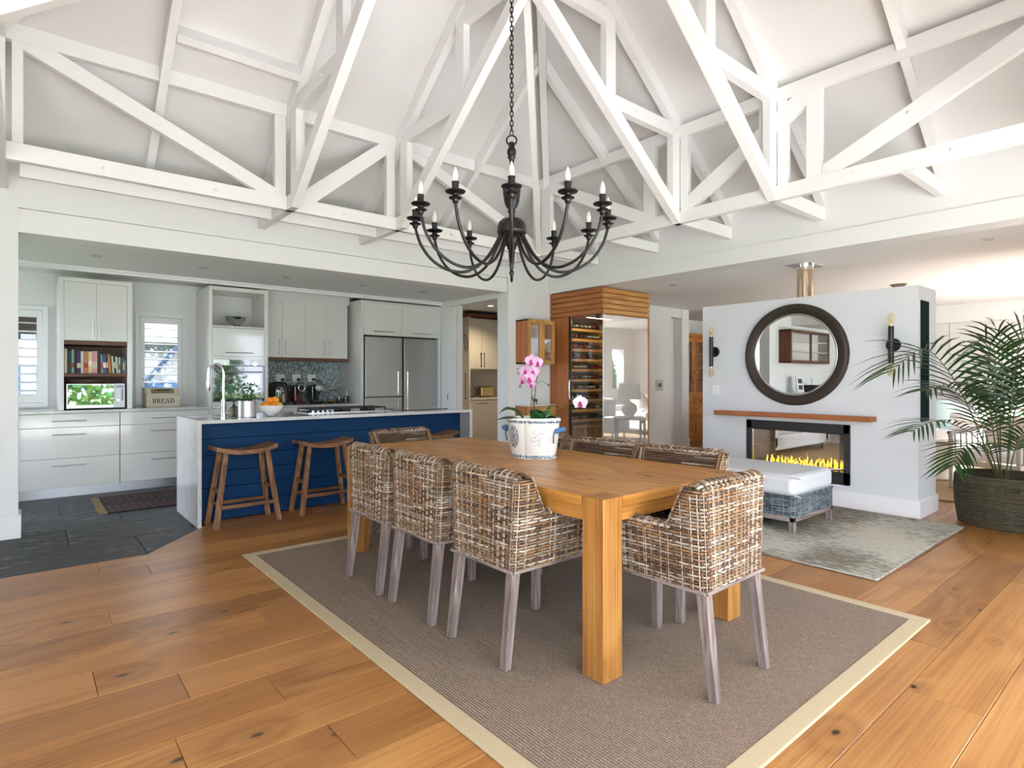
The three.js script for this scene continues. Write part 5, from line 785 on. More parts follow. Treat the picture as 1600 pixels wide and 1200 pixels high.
  const pm = phy({ color: lc(0.74, 0.47, 0.67), roughness: 0.5, side: THREE.DoubleSide, transmission: 0.35, thickness: 0 }), pw = phy({ color: lc(0.82, 0.70, 0.78), roughness: 0.5, side: THREE.DoubleSide, transmission: 0.35, thickness: 0 }), lip = matte(0xa0206a, 0.45);
  const bloom = (p, yaw, pitch, s, m) => { const q = new THREE.Matrix4().makeRotationFromEuler(new THREE.Euler(pitch, yaw, 0, 'YXZ')).setPosition(...L(p)), big = [];
    for (const a of [1.35, -1.35]) big.push(petalGeo(0.038 * s, 0.024 * s, 0.12).rotateZ(a)); for (const a of [0, 2.35, -2.35]) big.push(petalGeo(0.037 * s, 0.013 * s, -0.08).rotateZ(a).translate(0, 0, -0.002));
    const b = part('blossom', merge(big).applyMatrix4(q), m, o); part('lip', merge([new THREE.SphereGeometry(0.008 * s, 10, 8).scale(1, 1.2, 1).translate(0, -0.004, 0.008), petalGeo(0.02 * s, 0.012 * s, 0.4).rotateZ(Math.PI).translate(0, -0.006, 0.005)]).applyMatrix4(q), lip, b); };
  const yaw = 0; // most blossoms look back towards the windows and the camera
  [[[2.36, 1.36, -2.63], -0.9, 0.1, 1.05, pm], [[2.405, 1.352, -2.625], -0.4, 0.15, 0.95, pm], [[2.365, 1.295, -2.62], -0.7, 0.2, 1.05, pm], [[2.312, 1.30, -2.625], -1.2, 0.1, 1.0, pm], [[2.325, 1.255, -2.61], -0.6, 0.35, 1.1, pm], [[2.298, 1.245, -2.635], -1.5, 0.3, 0.95, pm], [[2.45, 1.345, -2.64], 0.9, 0.1, 0.9, pw], [[2.345, 1.22, -2.615], -0.7, 0.7, 0.85, pm], [[2.567, 1.108, -2.42], -0.75, 0.05, 1.2, pw], [[2.585, 1.118, -2.452], 0.4, 0.0, 1.0, pw]].forEach((b) => bloom(...b));
  const leaf = (base, dir, len, wid, lift) => { const P = [], I = [], n = 10, d = new THREE.Vector3(...dir).normalize(), s = new THREE.Vector3(0, 1, 0).cross(d).normalize(); for (let i = 0; i <= n; i++) for (let j = -2; j <= 2; j++) { const u = i / n, w = wid * Math.sin(Math.PI * (0.1 + 0.88 * u)) * j / 2, y = lift * (u - 0.75 * u * u) * len * 2 + Math.abs(j) * 0.18 * wid * Math.sin(Math.PI * u); P.push(base[0] + d.x * len * u + s.x * w, base[1] + y, base[2] + d.z * len * u + s.z * w); } for (let i = 0; i < n; i++) for (let j = 0; j < 4; j++) { const a = i * 5 + j; I.push(a, a + 1, a + 5, a + 1, a + 6, a + 5); } const q = new THREE.BufferGeometry(); q.setAttribute('position', new THREE.Float32BufferAttribute(P, 3)); q.setIndex(I); q.computeVertexNormals(); return q; };
  [[[-0.05, 0.2, -0.0], [-0.75, 0, -0.35], 0.18, 0.05, 0.85], [[-0.04, 0.2, 0.02], [-0.8, 0, -0.65], 0.22, 0.045, 0.3], [[-0.02, 0.2, 0.02], [0.1, 0, 1], 0.13, 0.06, 1.0], [[0.02, 0.2, 0.02], [-0.5, 0, 0.7], 0.14, 0.055, 0.9], [[0.03, 0.2, 0.03], [0.6, 0, 0.7], 0.12, 0.05, 0.6], [[0.04, 0.21, 0.04], [0.8, 0, 0.1], 0.13, 0.018, 1.3]].forEach((a) => part('leaf', leaf(...a), M.leaf, o));
}
// ── chandelier ──
{
  const t = thing('chandelier', 'black iron chandelier with twelve candle arms on a long chain', 'chandelier', [2.33, 0, -2.78]);
  const yc = (v) => 2.894 - v * 0.000997, st = [[0.0001, 172], [0.018, 174], [0.02, 185], [0.018, 205], [0.024, 212], [0.029, 228], [0.028, 245], [0.022, 256], [0.026, 262], [0.026, 268], [0.018, 276], [0.014, 300], [0.014, 430], [0.03, 446], [0.053, 456], [0.056, 470], [0.053, 500], [0.047, 545], [0.036, 575], [0.02, 592], [0.026, 602], [0.026, 608], [0.017, 616], [0.019, 638], [0.03, 648], [0.064, 656], [0.082, 675], [0.089, 700], [0.09, 722], [0.093, 728], [0.09, 742], [0.08, 750], [0.055, 768], [0.05, 790], [0.042, 812], [0.028, 826], [0.03, 836], [0.022, 842], [0.019, 890], [0.011, 962], [0.008, 970], [0.015, 980], [0.0155, 992], [0.01, 1003], [0.004, 1010], [0.0001, 1012]];
  part('stem', lathe(st.map(([r, v]) => [r, yc(v)]).reverse(), 32), M.iron, t);
  part('ring', new THREE.TorusGeometry(0.031, 0.0055, 8, 28).rotateY(-0.7).translate(0, 2.735, 0), M.iron, t);
  const linkG = (() => { const p = []; for (let i = 0; i < 16; i++) { const a = i / 16 * 6.283; p.push([0.0095 * Math.cos(a), Math.sin(a) * 0.011 + Math.sign(Math.sin(a)) * 0.008, 0]); } return tube(p, 0.0035, 32, 6, true); })(), lb = linkG.clone().rotateY(Math.PI / 2);
  const top = RY - 0.05, pitch = 0.0295, n = Math.floor((top - 2.78) / pitch); for (let i = 0; i < n; i++) { const l = part('chain_link', i % 2 ? linkG : lb, M.iron, t); l.position.set(0, 2.782 + i * pitch, 0); l.rotation.y = 0.5 + 0.08 * (i % 5); }
  part('ceiling_hook', cyl(0, top - 0.02, RY, 0, 0.03, 16), M.iron, t);
  const r1 = 0.6, arm = tube([[0.075, 2.14, 0], [0.10, 2.09, 0], [0.15, 2.01, 0], [0.22, 1.945, 0], [0.31, 1.915, 0], [0.41, 1.935, 0], [0.5, 1.995, 0], [0.565, 2.085, 0], [0.594, 2.17, 0], [r1, 2.20, 0]], 0.0092, 44, 8), pan = lathe([[0.0001, 2.185], [0.014, 2.187], [0.016, 2.2], [0.021, 2.204], [0.02, 2.21], [0.034, 2.213], [0.036, 2.217], [0.018, 2.222], [0.016, 2.236], [0.03, 2.24], [0.052, 2.246], [0.055, 2.252], [0.048, 2.251], [0.02, 2.246], [0.0001, 2.246]], 28).translate(r1, 0, 0), slv = lathe([[0.0185, 2.246], [0.0185, 2.292], [0.0205, 2.295], [0.0205, 2.302], [0.015, 2.304], [0.0001, 2.304]], 18).translate(r1, 0, 0), bulb = lathe([[0.008, 2.303], [0.0145, 2.315], [0.0165, 2.33], [0.0135, 2.352], [0.006, 2.376], [0.0001, 2.384]], 14).translate(r1, 0, 0);
  const base = Math.atan2(0.766, -0.6428);   // one arm points straight at the camera
  for (let i = 0; i < 12; i++) { const a = part('arm', arm, M.iron, t); a.rotation.y = -base + i * Math.PI / 6; part('drip_pan', pan, M.iron, a); part('candle_sleeve', slv, M.iron, a); part('bulb', bulb, M.bulb, a); }
}
// ───────── fireplace wall ─────────
{
  const w = struct('wall_fireplace', 'free standing grey white fireplace wall, lower than the ceiling'), x0 = 6.115, x1 = 6.64, z0 = -3.80, z1 = -1.65, H = 2.09, hz0 = -3.25, hz1 = -2.21, hy0 = 0.225, hy1 = 0.80;
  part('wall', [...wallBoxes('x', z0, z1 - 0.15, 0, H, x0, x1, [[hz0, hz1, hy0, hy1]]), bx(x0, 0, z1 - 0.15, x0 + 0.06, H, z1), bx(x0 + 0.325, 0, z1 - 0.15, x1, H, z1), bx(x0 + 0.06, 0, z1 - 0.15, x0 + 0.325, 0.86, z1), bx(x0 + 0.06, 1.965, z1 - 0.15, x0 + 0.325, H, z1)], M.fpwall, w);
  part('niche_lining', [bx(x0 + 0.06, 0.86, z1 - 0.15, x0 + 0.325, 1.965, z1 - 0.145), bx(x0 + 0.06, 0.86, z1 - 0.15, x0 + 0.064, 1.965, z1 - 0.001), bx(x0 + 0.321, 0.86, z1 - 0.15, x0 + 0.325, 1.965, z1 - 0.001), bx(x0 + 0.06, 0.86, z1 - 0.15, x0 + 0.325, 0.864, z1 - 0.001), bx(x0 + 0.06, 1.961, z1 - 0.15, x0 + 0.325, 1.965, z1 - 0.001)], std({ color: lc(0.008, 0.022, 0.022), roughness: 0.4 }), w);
  const b = struct('baseboard_fireplace', 'tall white skirting board around the fireplace wall'); part('skirting', [bx(x0 - 0.018, 0, z0, x0, 0.16, z1 + 0.018, 0.003), bx(x0, 0, z1, x1, 0.16, z1 + 0.018, 0.003), bx(x1, 0, z0, x1 + 0.018, 0.16, z1 + 0.018, 0.003), bx(x0 - 0.018, 0, z0 - 0.018, x1 + 0.018, 0.16, z0, 0.003)], M.white, b);
  const f = thing('gas_fireplace', 'black framed see-through fireplace with a row of flames', 'fireplace', [x0, 0, 0]);
  const fr = (x) => [bx(x, hy1 - 0.085, hz0, x + 0.012, hy1 + 0.005, hz1, 0.001), bx(x, hy0 - 0.01, hz0, x + 0.012, hy0 + 0.11, hz1, 0.001), bx(x, hy0, hz0 - 0.005, x + 0.012, hy1, hz0 + 0.055, 0.001), bx(x, hy0, hz1 - 0.055, x + 0.012, hy1, hz1 + 0.005, 0.001)];
  part('front_frame', fr(-0.012), M.blackmat, f); part('back_frame', fr(0.525), M.blackmat, f);
  part('burner_box', [bx(0.02, hy0, hz0, 0.5, hy0 + 0.105, hz1), bx(0.02, hy1 - 0.09, hz0, 0.5, hy1, hz1), bx(0.02, hy0, hz0, 0.5, hy1, hz0 + 0.02), bx(0.02, hy0, hz1 - 0.02, 0.5, hy1, hz1)], matte(0x2a2824, 0.35), f);
  part('inner_frame', [bx(0.0, hy0 + 0.1, hz0 + 0.05, 0.02, hy0 + 0.115, hz1 - 0.05), bx(0.0, hy1 - 0.095, hz0 + 0.05, 0.02, hy1 - 0.08, hz1 - 0.05), bx(0.0, hy0 + 0.1, hz0 + 0.05, 0.02, hy1 - 0.08, hz0 + 0.06), bx(0.0, hy0 + 0.1, hz1 - 0.06, 0.02, hy1 - 0.08, hz1 - 0.05)], M.blackgloss, f);
  part('front_glass', bx(0.004, hy0 + 0.105, hz0 + 0.05, 0.008, hy1 - 0.085, hz1 - 0.05), M.glass, f);
  part('gravel_bed', (() => { const g = [], r = rng(12); for (let i = 0; i < 260; i++) g.push(new THREE.IcosahedronGeometry(0.010 + 0.008 * r(), 0).scale(1, 0.7, 1).rotateY(r() * 6).translate(0.06 + 0.4 * r(), hy0 + 0.109, lerp(hz0 + 0.08, hz1 - 0.08, r()))); return merge(g); })(), matte(0x4a3a30, 0.9), f).userData.kind = 'stuff';
  const fm = std({ color: 0x000000, emissive: lc(1.0, 0.42, 0.02), emissiveIntensity: 1.15 }), fy = std({ color: 0x000000, emissive: lc(1.0, 0.66, 0.05), emissiveIntensity: 1.2 }), r = rng(21);
  for (let i = 0; i < 34; i++) { const h = 0.05 + 0.07 * r(), z = lerp(hz0 + 0.11, hz1 - 0.13, (i + 0.5 * r()) / 34), x = 0.2 + 0.08 * r(), b2 = 0.02 * (r() - 0.5); const g = taper([[x, hy0 + 0.105, z], [x + b2, hy0 + 0.105 + h * 0.4, z + b2], [x - b2, hy0 + 0.105 + h * 0.75, z - b2], [x, hy0 + 0.105 + h, z + b2]], (q) => Math.max(0.0008, 0.011 * (1 - q) * (0.6 + 1.4 * q)), 8, 6); part('flame', g, i % 2 ? fm : fy, f); }
  const pl = new THREE.PointLight(lc(1, 0.55, 0.15), 0.6, 0, 2); pl.position.set(x0 + 0.24, 0.46, -2.73); pl.castShadow = true; scene.add(pl);
  const m = thing('mantel_shelf', 'long orange brown wooden mantel shelf under the round mirror', 'shelf', [x0, 0.85, -2.77]); part('board', bx(-0.165, 0, -0.79, 0, 0.046, 0.79, 0.002, 2), M.mantel, m);
  const mi = thing('round_mirror', 'large round mirror with a wide dark bronze frame', 'mirror', [x0, 1.5, -2.735]);
  const ring = [[0.42, 0], [0.42, 0.022], [0.43, 0.03], [0.45, 0.036], [0.48, 0.05], [0.505, 0.05], [0.52, 0.038], [0.524, 0.02], [0.524, 0]]; part('frame', lathe(ring, 96).rotateZ(Math.PI / 2), M.bronze, mi); part('bevel_ring', lathe([[0.405, 0.018], [0.412, 0.026], [0.422, 0.026], [0.424, 0.018]], 96).rotateZ(Math.PI / 2), M.steel, mi);
  part('mirror_glass', cyl(0, 0.004, 0.018, 0, 0.42, 72).rotateZ(Math.PI / 2), M.mirror, mi);
  [[-3.646, 'left of the round mirror'], [-1.84, 'right of the round mirror']].forEach(([z, w2]) => { const s = thing('wall_sconce', `black tube wall sconce with two clear bulbs ${w2}`, 'sconce', [x0, 1.56, z]);
    part('wall_plate', cyl(0, 0, 0.02, 0, 0.06, 28).rotateZ(Math.PI / 2), M.black, s); part('bracket', rod([-0.02, 0, 0], [-0.06, 0, 0], 0.012), M.black, s); part('tube', cyl(-0.075, -0.17, 0.17, 0, 0.023, 20), M.black, s);
    for (const d of [1, -1]) { const b2 = part('bulb', lathe([[0.012, 0], [0.014, 0.02], [0.026, 0.05], [0.031, 0.075], [0.027, 0.1], [0.014, 0.118], [0.0001, 0.122]], 18).scale(1, d, 1).translate(-0.075, d * 0.17, 0), M.amber, s); part('filament', [-1, 0, 1].map((q) => rod([-0.075 + q * 0.006, d * 0.19, q * 0.004], [-0.075 + q * 0.006, d * 0.262, -q * 0.004], 0.0016, 5)), M.brass, b2); part('socket', cyl(-0.075, Math.min(d * 0.17, d * 0.182), Math.max(d * 0.17, d * 0.182), 0, 0.015, 14), M.brass, b2); } });
  const sw = thing('light_switch', 'white light switch plate on the fireplace wall below the left sconce', 'switch', [x0, 1.12, -3.63]); part('plate', rbx(-0.01, -0.055, -0.04, 0, 0.055, 0.04, 0.004, 2), matte(0xe6e6e4, 0.4), sw); for (const y of [0.02, -0.012]) part('rocker', bx(-0.014, y - 0.012, -0.016, -0.009, y + 0.012, 0.016, 0.002), matte(0xdedede, 0.35), sw);
  const fl = thing('flue_pipe', 'shiny copper toned steel flue pipe above the fireplace wall', 'flue', [6.38, 2.09, -2.746]); part('pipe', cyl(0, 0, 0.345, 0, 0.078, 36), M.flue, fl); part('collar', cyl(0, 0.325, 0.36, 0, 0.086, 36), M.chrome, fl); part('ceiling_plate', bx(-0.19, 0.36, -0.13, 0.19, 0.364, 0.13, 0.001), M.chrome, fl);
  const cn = thing('candle_dish', 'small mosaic dish on top of the fireplace wall', 'dish', [6.3, 2.0905, -1.86]); part('dish', lathe([[0.0001, 0], [0.045, 0], [0.05, 0.03], [0.07, 0.045], [0.066, 0.045], [0.045, 0.034], [0.0001, 0.01]], 20), matte(0xa89a88, 0.35), cn); part('rim', new THREE.TorusGeometry(0.068, 0.004, 6, 24).rotateX(Math.PI / 2).translate(0, 0.045, 0), M.brass, cn);
}
// ── ottoman and shag rug ──
{
  const r = thing('shag_rug', 'mottled silver grey rug before the fireplace', 'rug', [5.02, 0, -2.75]); part('pile', buv(new RoundedBoxGeometry(1.99, 0.02, 2.9, 2, 0.008).translate(0, 0.011, 0)), M.shag, r);
  const t = thing('ottoman_bench', 'blue grey woven ottoman with white cushion on pale wooden legs', 'ottoman', [5.065, 0.0205, -2.79]), X = 0.375, Z = 0.685, w = new Weave(202, [[0.10, 0.135, 0.165], [0.16, 0.2, 0.235], [0.22, 0.26, 0.29], [0.07, 0.09, 0.11], [0.27, 0.3, 0.32]]);
  const rc = 0.03, line = []; for (const [cx, cz, a0] of [[X - rc, Z - rc, 0], [-X + rc, Z - rc, 1], [-X + rc, -Z + rc, 2], [X - rc, -Z + rc, 3]]) for (let i = 0; i <= 3; i++) { const a = (a0 + i / 3) * Math.PI / 2; line.push([cx + rc * Math.cos(a), cz + rc * Math.sin(a), Math.cos(a), Math.sin(a)]); } line.push(line[0].slice());
  let j = 0; for (let y = 0.128; y < 0.278; y += 0.0115, j++) weaveRow(w, line, y, 0.03, j, 0.0038, 0.0038, 0.0058);
  for (const [x, z, nx, nz, k] of stations(line, 0.03)) if (k % 2 === 0) w.strand([0.125, 0.2, 0.28].map((y) => ({ p: [x + nx * 0.004, y, z + nz * 0.004], n: [nx, 0, nz], b: [-nz, 0, nx] })), 0.0034, 0.0034);
  for (let i = 0; i < 3; i++) { const o = 0.006 * (i - 1); w.strand(stations(line, 0.02).map(([x, z, nx, nz, k]) => ({ p: [x + nx * (o + 0.003 * (k % 2)), 0.282 + 0.004 * ((k + i) % 3), z + nz * (o + 0.003)], n: [nx, 0, nz], b: [0, 1, 0] })), 0.0045, 0.006); }
  part('woven_base', w.geo(), M.weave, t).userData.kind = 'stuff'; part('core', bx(-X + 0.022, 0.122, -Z + 0.022, X - 0.022, 0.28, Z - 0.022), std({ color: lc(0.16, 0.19, 0.215), roughness: 0.85 }), t);
  part('cushion', rbx(-X - 0.005, 0.283, -Z - 0.005, X + 0.005, 0.455, Z + 0.005, 0.055, 5), M.whitefab, t); part('piping', [0.30, 0.44].map((y) => tube([[X - 0.02, y, Z - 0.0], [-X + 0.02, y, Z], [-X, y, Z - 0.02], [-X, y, -Z + 0.02], [-X + 0.02, y, -Z], [X - 0.02, y, -Z], [X, y, -Z + 0.02], [X, y, Z - 0.02]], 0.003, 80, 5, true)), M.whitefab, t);
  const wd = tint(T.grey, 1, 1, 1, 0.6); part('rail', [bx(-X, 0.085, Z - 0.035, X, 0.122, Z, 0.002), bx(-X, 0.085, -Z, X, 0.122, -Z + 0.035, 0.002), bx(-X, 0.085, -Z, -X + 0.035, 0.122, Z, 0.002, 2), bx(X - 0.035, 0.085, -Z, X, 0.122, Z, 0.002, 2)], wd, t); for (const a of [-1, 1]) for (const b of [-1, 1]) part('leg', bx(a * X - a * 0.042, 0, b * Z - b * 0.042, a * X, 0.085, b * Z, 0.002, 1), wd, t);
}
// ── palm in a rope basket ──
{
  const c = [6.47, 0, -1.10], t = thing('rope_basket', 'olive brown coiled rope basket planter with handle slots', 'basket', c, 0.0), N = 96, rows = 25, H = 0.42, pos = [], nor = [], idx = [];
  const rad = (y) => 0.338 + 0.018 * Math.sin(y / H * 2.2) - 0.014 * (1 - y / H) ** 3; const sub = 6, tot = rows * sub; const front = Math.atan2(1.1, -6.47);
  for (let j = 0; j <= tot; j++) for (let i = 0; i <= N; i++) { const a = i / N * 2 * Math.PI, y = j / tot * H, q = rad(y) + 0.013 * Math.abs(Math.sin(j / sub * Math.PI)); pos.push(Math.cos(a) * q, y, Math.sin(a) * q); }
  const slot = (a, y) => { for (const f of [front - 0.12, front + Math.PI - 0.12]) { let d = a - f; d = Math.atan2(Math.sin(d), Math.cos(d)); if (Math.abs(d) < 0.13 && y > 0.328 && y < 0.362) return true; } return false; };
  for (let j = 0; j < tot; j++) for (let i = 0; i < N; i++) { if (slot((i + 0.5) / N * 2 * Math.PI, (j + 0.5) / tot * H)) continue; const p = j * (N + 1) + i, q = p + N + 1; idx.push(p, q, p + 1, p + 1, q, q + 1); }
  const g = new THREE.BufferGeometry(); g.setAttribute('position', new THREE.Float32BufferAttribute(pos, 3)); g.setIndex(idx); g.computeVertexNormals(); { const r = rng(9), col = []; for (let j = 0; j <= tot; j++) { const k = 0.85 + 0.3 * H2(Math.floor(j / sub), 3, 5); for (let i = 0; i <= N; i++) { const m = k * (0.8 + 0.4 * H2(i, Math.floor(j / 2), 8)); col.push(0.075 * m, 0.062 * m, 0.036 * m); } } g.setAttribute('color', new THREE.Float32BufferAttribute(col, 3)); }
  part('coiled_wall', g, std({ vertexColors: true, roughness: 0.85, side: THREE.DoubleSide }), t); part('inner_lining', new THREE.CylinderGeometry(0.315, 0.30, 0.40, 48, 1, true).translate(0, 0.205, 0), std({ color: lc(0.075, 0.062, 0.036), roughness: 0.9, side: THREE.DoubleSide }), t); part('base', cyl(0, 0, 0.012, 0, 0.325, 48), M.soil, t); part('rim', new THREE.TorusGeometry(0.346, 0.011, 8, 72).rotateX(Math.PI / 2).translate(0, H, 0), matte(0x4d4630, 0.85), t);
  const p = thing('palm_plant', 'large green feather palm arching out of the rope basket', 'palm', c); part('soil', cyl(0, 0.30, 0.33, 0, 0.30, 40), M.soil, p);
  const F = [[[6.425, 0.34, -1.135], [6.161, 0.989, -1.292], [5.946, 1.342, -1.407], [5.73, 1.5, -1.523], [5.461, 1.287, -1.683]], [[6.502, 0.34, -1.136], [6.524, 0.981, -1.183], [6.527, 1.363, -1.19], [6.472, 1.604, -1.25], [6.405, 1.436, -1.38]], [[6.463, 0.34, -1.104], [6.432, 0.989, -1.065], [6.396, 1.368, -1.03], [6.384, 1.634, -0.975], [6.419, 1.894, -0.88]], [[6.40, 0.34, -1.128], [6.118, 0.861, -1.197], [5.934, 1.092, -1.287], [5.752, 1.193, -1.374], [5.553, 1.147, -1.476]], [[6.54, 0.34, -1.147], [6.626, 0.861, -1.229], [6.623, 1.146, -1.24], [6.597, 1.262, -1.27], [6.524, 1.232, -1.36]], [[6.42, 0.34, -1.135], [6.098, 0.728, -1.214], [5.852, 0.853, -1.29], [5.632, 0.909, -1.409], [5.424, 0.821, -1.519]], [[6.42, 0.34, -1.12], [6.032, 0.66, -1.139], [5.807, 0.739, -1.197], [5.667, 0.679, -1.249], [5.56, 0.55, -1.274]], [[6.43, 0.34, -1.093], [6.278, 0.733, -0.998], [6.226, 0.847, -0.911], [6.19, 0.846, -0.811], [6.2, 0.76, -0.738]], [[6.54, 0.34, -1.122], [6.70, 0.919, -1.09], [6.80, 1.203, -1.05], [6.87, 1.38, -1.0], [6.90, 1.42, -0.92]], [[6.53, 0.34, -1.151], [6.70, 0.97, -1.185], [6.80, 1.44, -1.19], [6.86, 1.66, -1.22], [6.86, 1.78, -1.28]]];
  F.forEach((pts, fi) => {
    const q = pts.map(([x, y, z]) => [x - c[0], y, z - c[2]]), cv = curve(q), len = cv.getLength(), r = rng(300 + fi), P = [], Nn = [], C = [], up = new THREE.Vector3(0, 1, 0);
    const fr = part('frond', taper(q, (s) => 0.0075 * (1 - 0.8 * s), 26, 6), M.stem, p), n = 18;
    for (let i = 0; i < n; i++) for (const sd of [-1, 1]) {
      const s = 0.42 + 0.57 * (i + 0.3 * r()) / n, o = cv.getPointAt(Math.min(1, s)), tn = cv.getTangentAt(Math.min(1, s)), sv = up.clone().cross(tn).normalize(), nv = tn.clone().cross(sv).normalize(), k = (s - 0.42) / 0.58;
      const l = len * 0.31 * Math.sin(Math.PI * (0.2 + 0.68 * k)) * (0.85 + 0.3 * r()), d = sv.clone().multiplyScalar(sd * (1.0 - 0.12 * k)).addScaledVector(tn, 0.6 + 0.35 * k).addScaledVector(nv, 0.25).normalize(), wv = tn.clone().cross(d).cross(d).normalize(), hw = 0.011 * (0.8 + 0.4 * r());
      const pt = (u) => o.clone().addScaledVector(d, l * u).addScaledVector(up, -0.3 * l * u * u), S = [0, 0.3, 0.65, 1], Wd = [0.45, 1, 0.8, 0.05], L = S.map((u, e) => [pt(u).addScaledVector(wv, hw * Wd[e]), pt(u).addScaledVector(wv, -hw * Wd[e])]), col = [0.75 + 0.7 * r(), 0.75 + 0.55 * r(), 0.7 + 0.5 * r()], nm = d.clone().cross(wv).normalize(); if (nm.y < 0) nm.negate();
      for (let e = 0; e < 3; e++) for (const v of [L[e][0], L[e][1], L[e + 1][0], L[e + 1][0], L[e][1], L[e + 1][1]]) { P.push(v.x, v.y, v.z); Nn.push(nm.x, nm.y, nm.z); C.push(...col); }
    }
    const g2 = new THREE.BufferGeometry(); g2.setAttribute('position', new THREE.Float32BufferAttribute(P, 3)); g2.computeVertexNormals(); g2.setAttribute('color', new THREE.Float32BufferAttribute(C, 3)); part('leaflets', g2, M.palm, fr).userData.kind = 'stuff';
  });
}
// ── wine room ──
{
  const x0 = 5.742, x1 = 6.733, z1 = -5.02, z0 = -5.998, t = thing('wine_room', 'glass cornered wine room with orange oak slatted fascia', 'wine cabinet', [0, 0, 0]);
  for (let i = 0; i < 5; i++) { const y = 2.105 + i * 0.069; part('slat', bx(x0 - 0.004, y, z0, x0 + 0.02, y + 0.052, z1 + 0.004, 0.002, 2, i * 0.3, i * 0.2), M.orangewood, t); part('slat', bx(x0 + 0.02, y, z1 - 0.02, x1, y + 0.052, z1 + 0.004, 0.002, 0, i * 0.5, i * 0.17), M.lightoak, t); }
  part('fascia_core', bx(x0 + 0.03, 2.1, z0, x1, 2.45, z1 - 0.03), M.orangewood, t);
  part('side_panel', bx(x0, 0, z0, x0 + 0.03, 2.10, -5.63, 0.002, 1), M.orangewood, t); part('corner_post', bx(x1 - 0.035, 0, z1 - 0.03, x1, 2.10, z1, 0.002, 1), M.orangewood, t);
  part('right_wall', bx(x1 - 0.03, 0, z0, x1, 2.1, z1 - 0.03), M.orangewood, t); part('back_panel', bx(x0 + 0.03, 0, z0, x1 - 0.03, 2.1, z0 + 0.02), matte(0x6b5a40, 0.7), t);
  part('door_stile', bx(x0, 0.02, -5.63, x0 + 0.03, 2.10, -5.595, 0.002), M.black, t); part('bottom_rail', bx(x0, 0, -5.6, x0 + 0.03, 0.02, z1), M.black, t);
  const d = part('glass_door', bx(x0 + 0.008, 0.02, -5.595, x0 + 0.016, 2.09, z1 + 0.002), phy({ color: lc(0.93, 0.95, 0.94), roughness: 0, transmission: 1, thickness: 0, ior: 1.5 }), t); part('handle', tube([[x0 - 0.0, 0.98, -5.57], [x0 - 0.045, 0.98, -5.57], [x0 - 0.045, 1.22, -5.57], [x0, 1.22, -5.57]], 0.007, 30, 8), M.chrome, d); part('hinge', bx(x0 - 0.01, 2.04, -5.13, x0 + 0.03, 2.1, -5.08, 0.004), M.black, d);
  part('front_glass', bx(x0 + 0.016, 0.02, z1 - 0.012, x1 - 0.036, 2.09, z1 - 0.004), M.coated, t); part('edge_strip', bx(x0 + 0.004, 0.02, z1 - 0.004, x0 + 0.016, 2.095, z1 + 0.003), M.steel, t);
  part('floor_panel', bx(x0 + 0.03, 0.0, z0, x1 - 0.03, 0.02, z1 - 0.02), M.walnut, t);
  const rk = thing('wine_rack', 'tall light oak wine rack inside the glass wine room', 'rack', [0, 0.0205, 0]), a = 5.80, b = 6.52, zr = -5.70; for (const x of [a - 0.02, b]) part('side_board', bx(x, 0, z0 + 0.022, x + 0.02, 2.02, zr, 0.001, 1), M.lightoak, rk);
  for (let k = 0; k < 10; k++) { const y = 1.955 - k * 0.143 - 0.0205; part('shelf', bx(a, y - 0.012, zr - 0.25, b, y, zr - 0.02, 0.001), M.lightoak, rk); part('front_rail', bx(a, y - 0.03, zr - 0.02, b, y + 0.006, zr, 0.001), M.lightoak, rk); }
  for (let i = 0; i <= 6; i++) part('divider', bx(a + i * 0.118 - 0.006, 0.02, zr - 0.25, a + i * 0.118 + 0.006, 0.56, zr, 0.001, 1), M.lightoak, rk); for (const y of [0.02, 0.28, 0.54]) part('lattice_shelf', bx(a, y, zr - 0.25, b, y + 0.012, zr, 0.001), M.lightoak, rk);
  const bg = lathe([[0.0001, 0], [0.036, 0], [0.038, 0.006], [0.038, 0.175], [0.032, 0.195], [0.015, 0.225], [0.0145, 0.235]], 14).rotateX(Math.PI / 2), cg = lathe([[0.0001, 0.292], [0.0145, 0.292], [0.0152, 0.288], [0.0152, 0.235], [0.0145, 0.23]], 12).rotateX(Math.PI / 2);
  const dark = phy({ color: lc(0.006, 0.012, 0.008), roughness: 0.06, clearcoat: 1 }), caps = [matte(0x16161a, 0.35), matte(0x7a1620, 0.35), matte(0x8c8f94, 0.3), matte(0x1c1c20, 0.35), matte(0xb9a272, 0.3), matte(0x101014, 0.35)], r = rng(88), cw = ['black', 'red', 'silver', 'black', 'gold', 'black'];
  for (let k = 0; k < 10; k++) for (let i = 0; i < 8; i++) { const ci = k === 2 && i < 4 ? 1 : k === 4 && i > 4 ? 1 : Math.floor(r() * 6), t2 = thing('wine_bottle', `${cw[ci]} capped wine bottle on rack shelf ${ORD[k]} from the top, ${ORD[i]} from the left`, 'bottle', [a + 0.045 + i * 0.09, 1.955 - k * 0.143 + 0.039, zr - 0.245], 0, 'wine bottles on the rack'); part('body', bg, dark, t2); part('capsule', cg, caps[ci], t2); }
  for (let i = 0; i < 5; i++) { const t2 = thing('wine_bottle', `wine bottle lying in the rack lattice, ${ORD[i]} from the left`, 'bottle', [a + 0.059 + i * 0.118, 0.3515, zr - 0.245], 0, 'wine bottles in the lattice'); part('body', bg, dark, t2); part('capsule', cg, caps[(i * 2) % 6], t2); }
  const l = thing('wine_room_lamp', 'warm strip lamp at the top of the wine room', 'lamp', [6.1, 2.085, -5.4]); part('housing', bx(-0.25, 0.0, -0.02, 0.25, 0.014, 0.02), M.steel, l); part('strip', bx(-0.24, -0.004, -0.012, 0.24, 0.0, 0.012), std({ color: 0x222222, emissive: lc(1, 0.8, 0.5), emissiveIntensity: 4 }), l);
